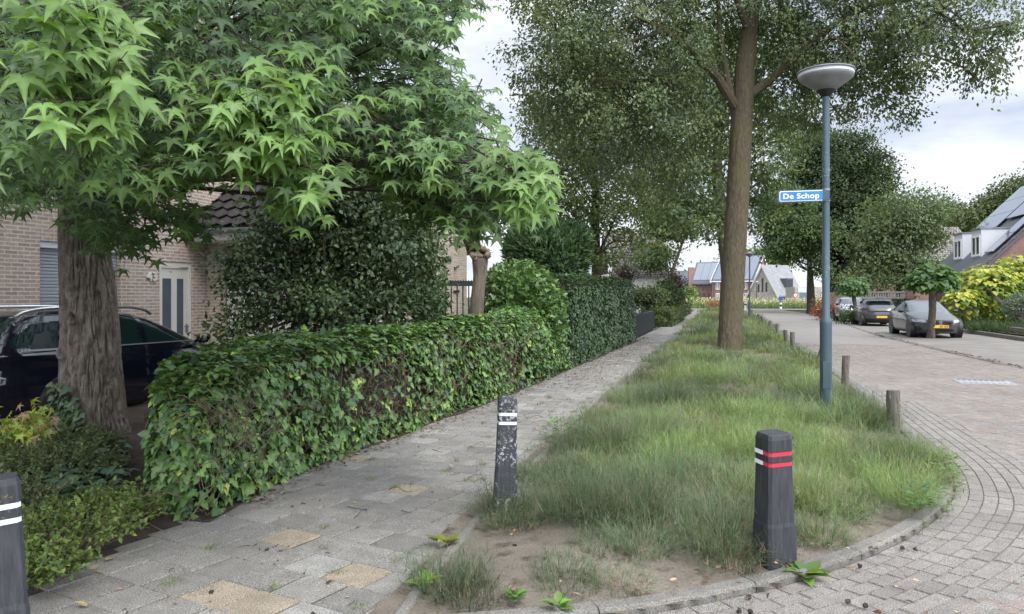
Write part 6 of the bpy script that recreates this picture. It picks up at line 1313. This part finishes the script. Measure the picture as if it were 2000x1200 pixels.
# ---- dark grey hatchback seen from behind
ph_ = [(.18, 1.95, -1.95, .78, 3.2), (.26, 2.08, -2.08, .87, 3.5), (.45, 2.16, -2.15, .91, 3.8), (.62, 2.15, -2.16, .92, 3.9), (.76, 2.1, -2.13, .925, 3.8), (.86, 1.8, -2.08, .915, 3.8), (.95, 1.3, -2.02, .9, 4.2), (1.0, 1.05, -1.97, .88, 4.4), (1.1, .78, -1.86, .83, 4.2), (1.22, .5, -1.72, .78, 4.2), (1.34, .18, -1.55, .72, 4), (1.42, -.15, -1.38, .64, 3.8), (1.46, -.5, -1.1, .5, 3.2), (1.475, -.7, -.9, .3, 3)]
def ex_hat(t):
    mirrors(t, .72, 1.0, 1.03, 'trim'); handles(t, (-.3, -1.1), .9, .86, 'cardark')
    m = MB(); m.box((-2.165, 0, .5), (.012, .52, .11)); m.build('number_plate', MT['plate'], t, bevel=.003)
    m = MB(); m.box((-1.62, 0, 1.44), (.26, 1.2, .04)); m.build('spoiler', MT['cardark'], t, bevel=.015)
    m = MB(); m.box((-2.135, 0, .815), (.02, 1.5, .05)); m.build('light_strip', MT['trim'], t, bevel=.006)
    m = MB(); m.tube([(-2.05, .06, .3), (-2.2, .06, .3), (-2.24, .06, .38)], .022, 8); m.build('tow_hook', MT['trim'], t, True)
car('dark grey hatchback with a yellow number plate, seen from behind', (8.95, 46.45, .01), R(90), ph_, 'cardark',
    [('window', [(.6, 1.02), (.2, 1.3), (-.25, 1.39), (-.3, 1.02)]), ('window', [(-.38, 1.02), (-.34, 1.39), (-.9, 1.36), (-1.35, 1.2), (-1.3, 1.04)]), seams(-.33, .3, -.33, 1.0), seams(.85, .4, .8, .97)],
    [('rear_window', -1, [(0, 1.13), (.62, 1.13), (.7, 1.2), (.6, 1.37), (0, 1.39)]), ('tail_light', -1, [(.55, .8), (.93, .79), (.92, .88), (.6, .87)]), ('bumper', -1, [(0, .18), (.9, .18), (.85, .4), (0, .38)]), ('windscreen', 1, [(0, 1.03), (.74, 1.03), (.6, 1.38), (0, 1.4)]), ('grille', 1, [(0, .3), (.6, .3), (.6, .65), (0, .65)])],
    (1.3, -1.35), .335, extra=ex_hat)
# ---- pale silver crossover facing the camera
ps_ = [(.2, 1.95, -2.0, .8, 3.2), (.3, 2.08, -2.1, .88, 3.4), (.5, 2.14, -2.15, .91, 3.6), (.72, 2.12, -2.15, .92, 3.6), (.84, 2.0, -2.13, .92, 3.4), (.92, 1.7, -2.1, .915, 3.6), (1.0, 1.25, -2.06, .9, 4), (1.07, 1.0, -2.0, .88, 4.4), (1.2, .7, -1.9, .82, 4.2), (1.38, .3, -1.75, .74, 4), (1.5, -.02, -1.6, .66, 3.8), (1.56, -.4, -1.3, .5, 3.2), (1.575, -.7, -1.0, .3, 3)]
car('pale silver crossover parked facing the camera behind the smaller catalpa', (8.95, 53.1, .01), R(-90), ps_, 'carsilver',
    [('window', [(.62, 1.08), (.22, 1.38), (-.25, 1.47), (-.3, 1.08)]), ('window', [(-.38, 1.08), (-.34, 1.47), (-1.1, 1.43), (-1.5, 1.15), (-1.45, 1.1)]), seams(-.33, .3, -.33, 1.05)],
    [('windscreen', 1, [(0, 1.09), (.76, 1.09), (.6, 1.46), (0, 1.49)]), ('headlight', 1, [(.5, .72), (.88, .74), (.9, .82), (.55, .8)]), ('grille', 1, [(0, .32), (.6, .32), (.7, .5), (0, .55)]), ('rear_window', -1, [(0, 1.1), (.7, 1.1), (.6, 1.45), (0, 1.46)])],
    (1.3, -1.35), .345, extra=lambda t: (mirrors(t, .72, 1.02, 1.1, 'trim'), handles(t, (-.3, -1.15), .9, .9, 'carsilver')))
# ---- black estate car on the driveway
pe_ = [(.18, 2.1, -2.1, .8, 3.2), (.25, 2.24, -2.26, .88, 3.6), (.45, 2.34, -2.36, .905, 4), (.62, 2.32, -2.38, .912, 4), (.72, 2.22, -2.37, .912, 3.8), (.8, 1.95, -2.35, .908, 3.8), (.88, 1.5, -2.33, .9, 4.2), (.95, 1.1, -2.3, .885, 4.6), (.985, .98, -2.29, .868, 4.8), (1.08, .76, -2.24, .825, 4.8), (1.2, .5, -2.14, .77, 4.6), (1.32, .2, -2.0, .71, 4.4), (1.4, -.05, -1.88, .655, 4.2), (1.45, -.35, -1.7, .56, 3.6), (1.468, -.6, -1.4, .36, 3.2)]
fwd20 = np.array([math.sin(R(20)), math.cos(R(20))]); rt20 = np.array([math.cos(R(20)), -math.sin(R(20))])
P0 = np.array([-5.28, 9.08])+1.35*fwd20-.91*rt20; lc = cam2w(P0[0], P0[1], .015)
def ex_est(t):
    mirrors(t, .74, 1.0, 1.02, 'carblack'); handles(t, (-.12, -1.02), .9, .84, 'carblack')
    for s in (-1, 1):
        m = MB(); X = np.linspace(-1.85, .12, 24); m.tube([(x, s*(.66-.03*abs(k-12)/12), 1.405+.085*(1-(abs(k-11.5)/11.5)**5)-(.02 if k in (0, 23) else 0)+.0) for k, x in enumerate(X)], .022, 8); m.build('roof_rail', MT['chrome'], t, True)
        m = MB(); m.tube([(x, s*y, z) for x, y, z in ((.72, .862, .99), (0, .874, .993), (-1.0, .874, .996), (-1.95, .868, 1.0))], .009, 6); m.build('window_trim', MT['zinc'], t, True)
car('shiny black estate car with silver roof rails on the driveway behind the sweetgum', lc, TH+R(90-20), pe_, 'carblack',
    [('window', [(.66, 1.005), (.3, 1.25), (.02, 1.37), (-.1, 1.385), (-.14, 1.005)]), ('window', [(-.24, 1.005), (-.2, 1.385), (-.75, 1.385), (-1.02, 1.37), (-1.05, 1.005)]), ('window', [(-1.12, 1.005), (-1.1, 1.365), (-1.7, 1.3), (-1.98, 1.12), (-1.98, 1.03)]), seams(-.2, .3, -.19, .985), seams(.88, .4, .8, .96), seams(-1.05, .7, -1.08, .99)],
    [('windscreen', 1, [(0, 1.0), (.74, 1.0), (.56, 1.4), (0, 1.42)]), ('headlight', 1, [(.5, .58), (.86, .6), (.86, .7), (.5, .68)]), ('grille', 1, [(0, .35), (.5, .35), (.5, .66), (0, .66)]), ('rear_window', -1, [(0, 1.02), (.7, 1.02), (.56, 1.38), (0, 1.4)])],
    (1.36, -1.35), .33, extra=ex_est)
bpy.context.view_layer.update()
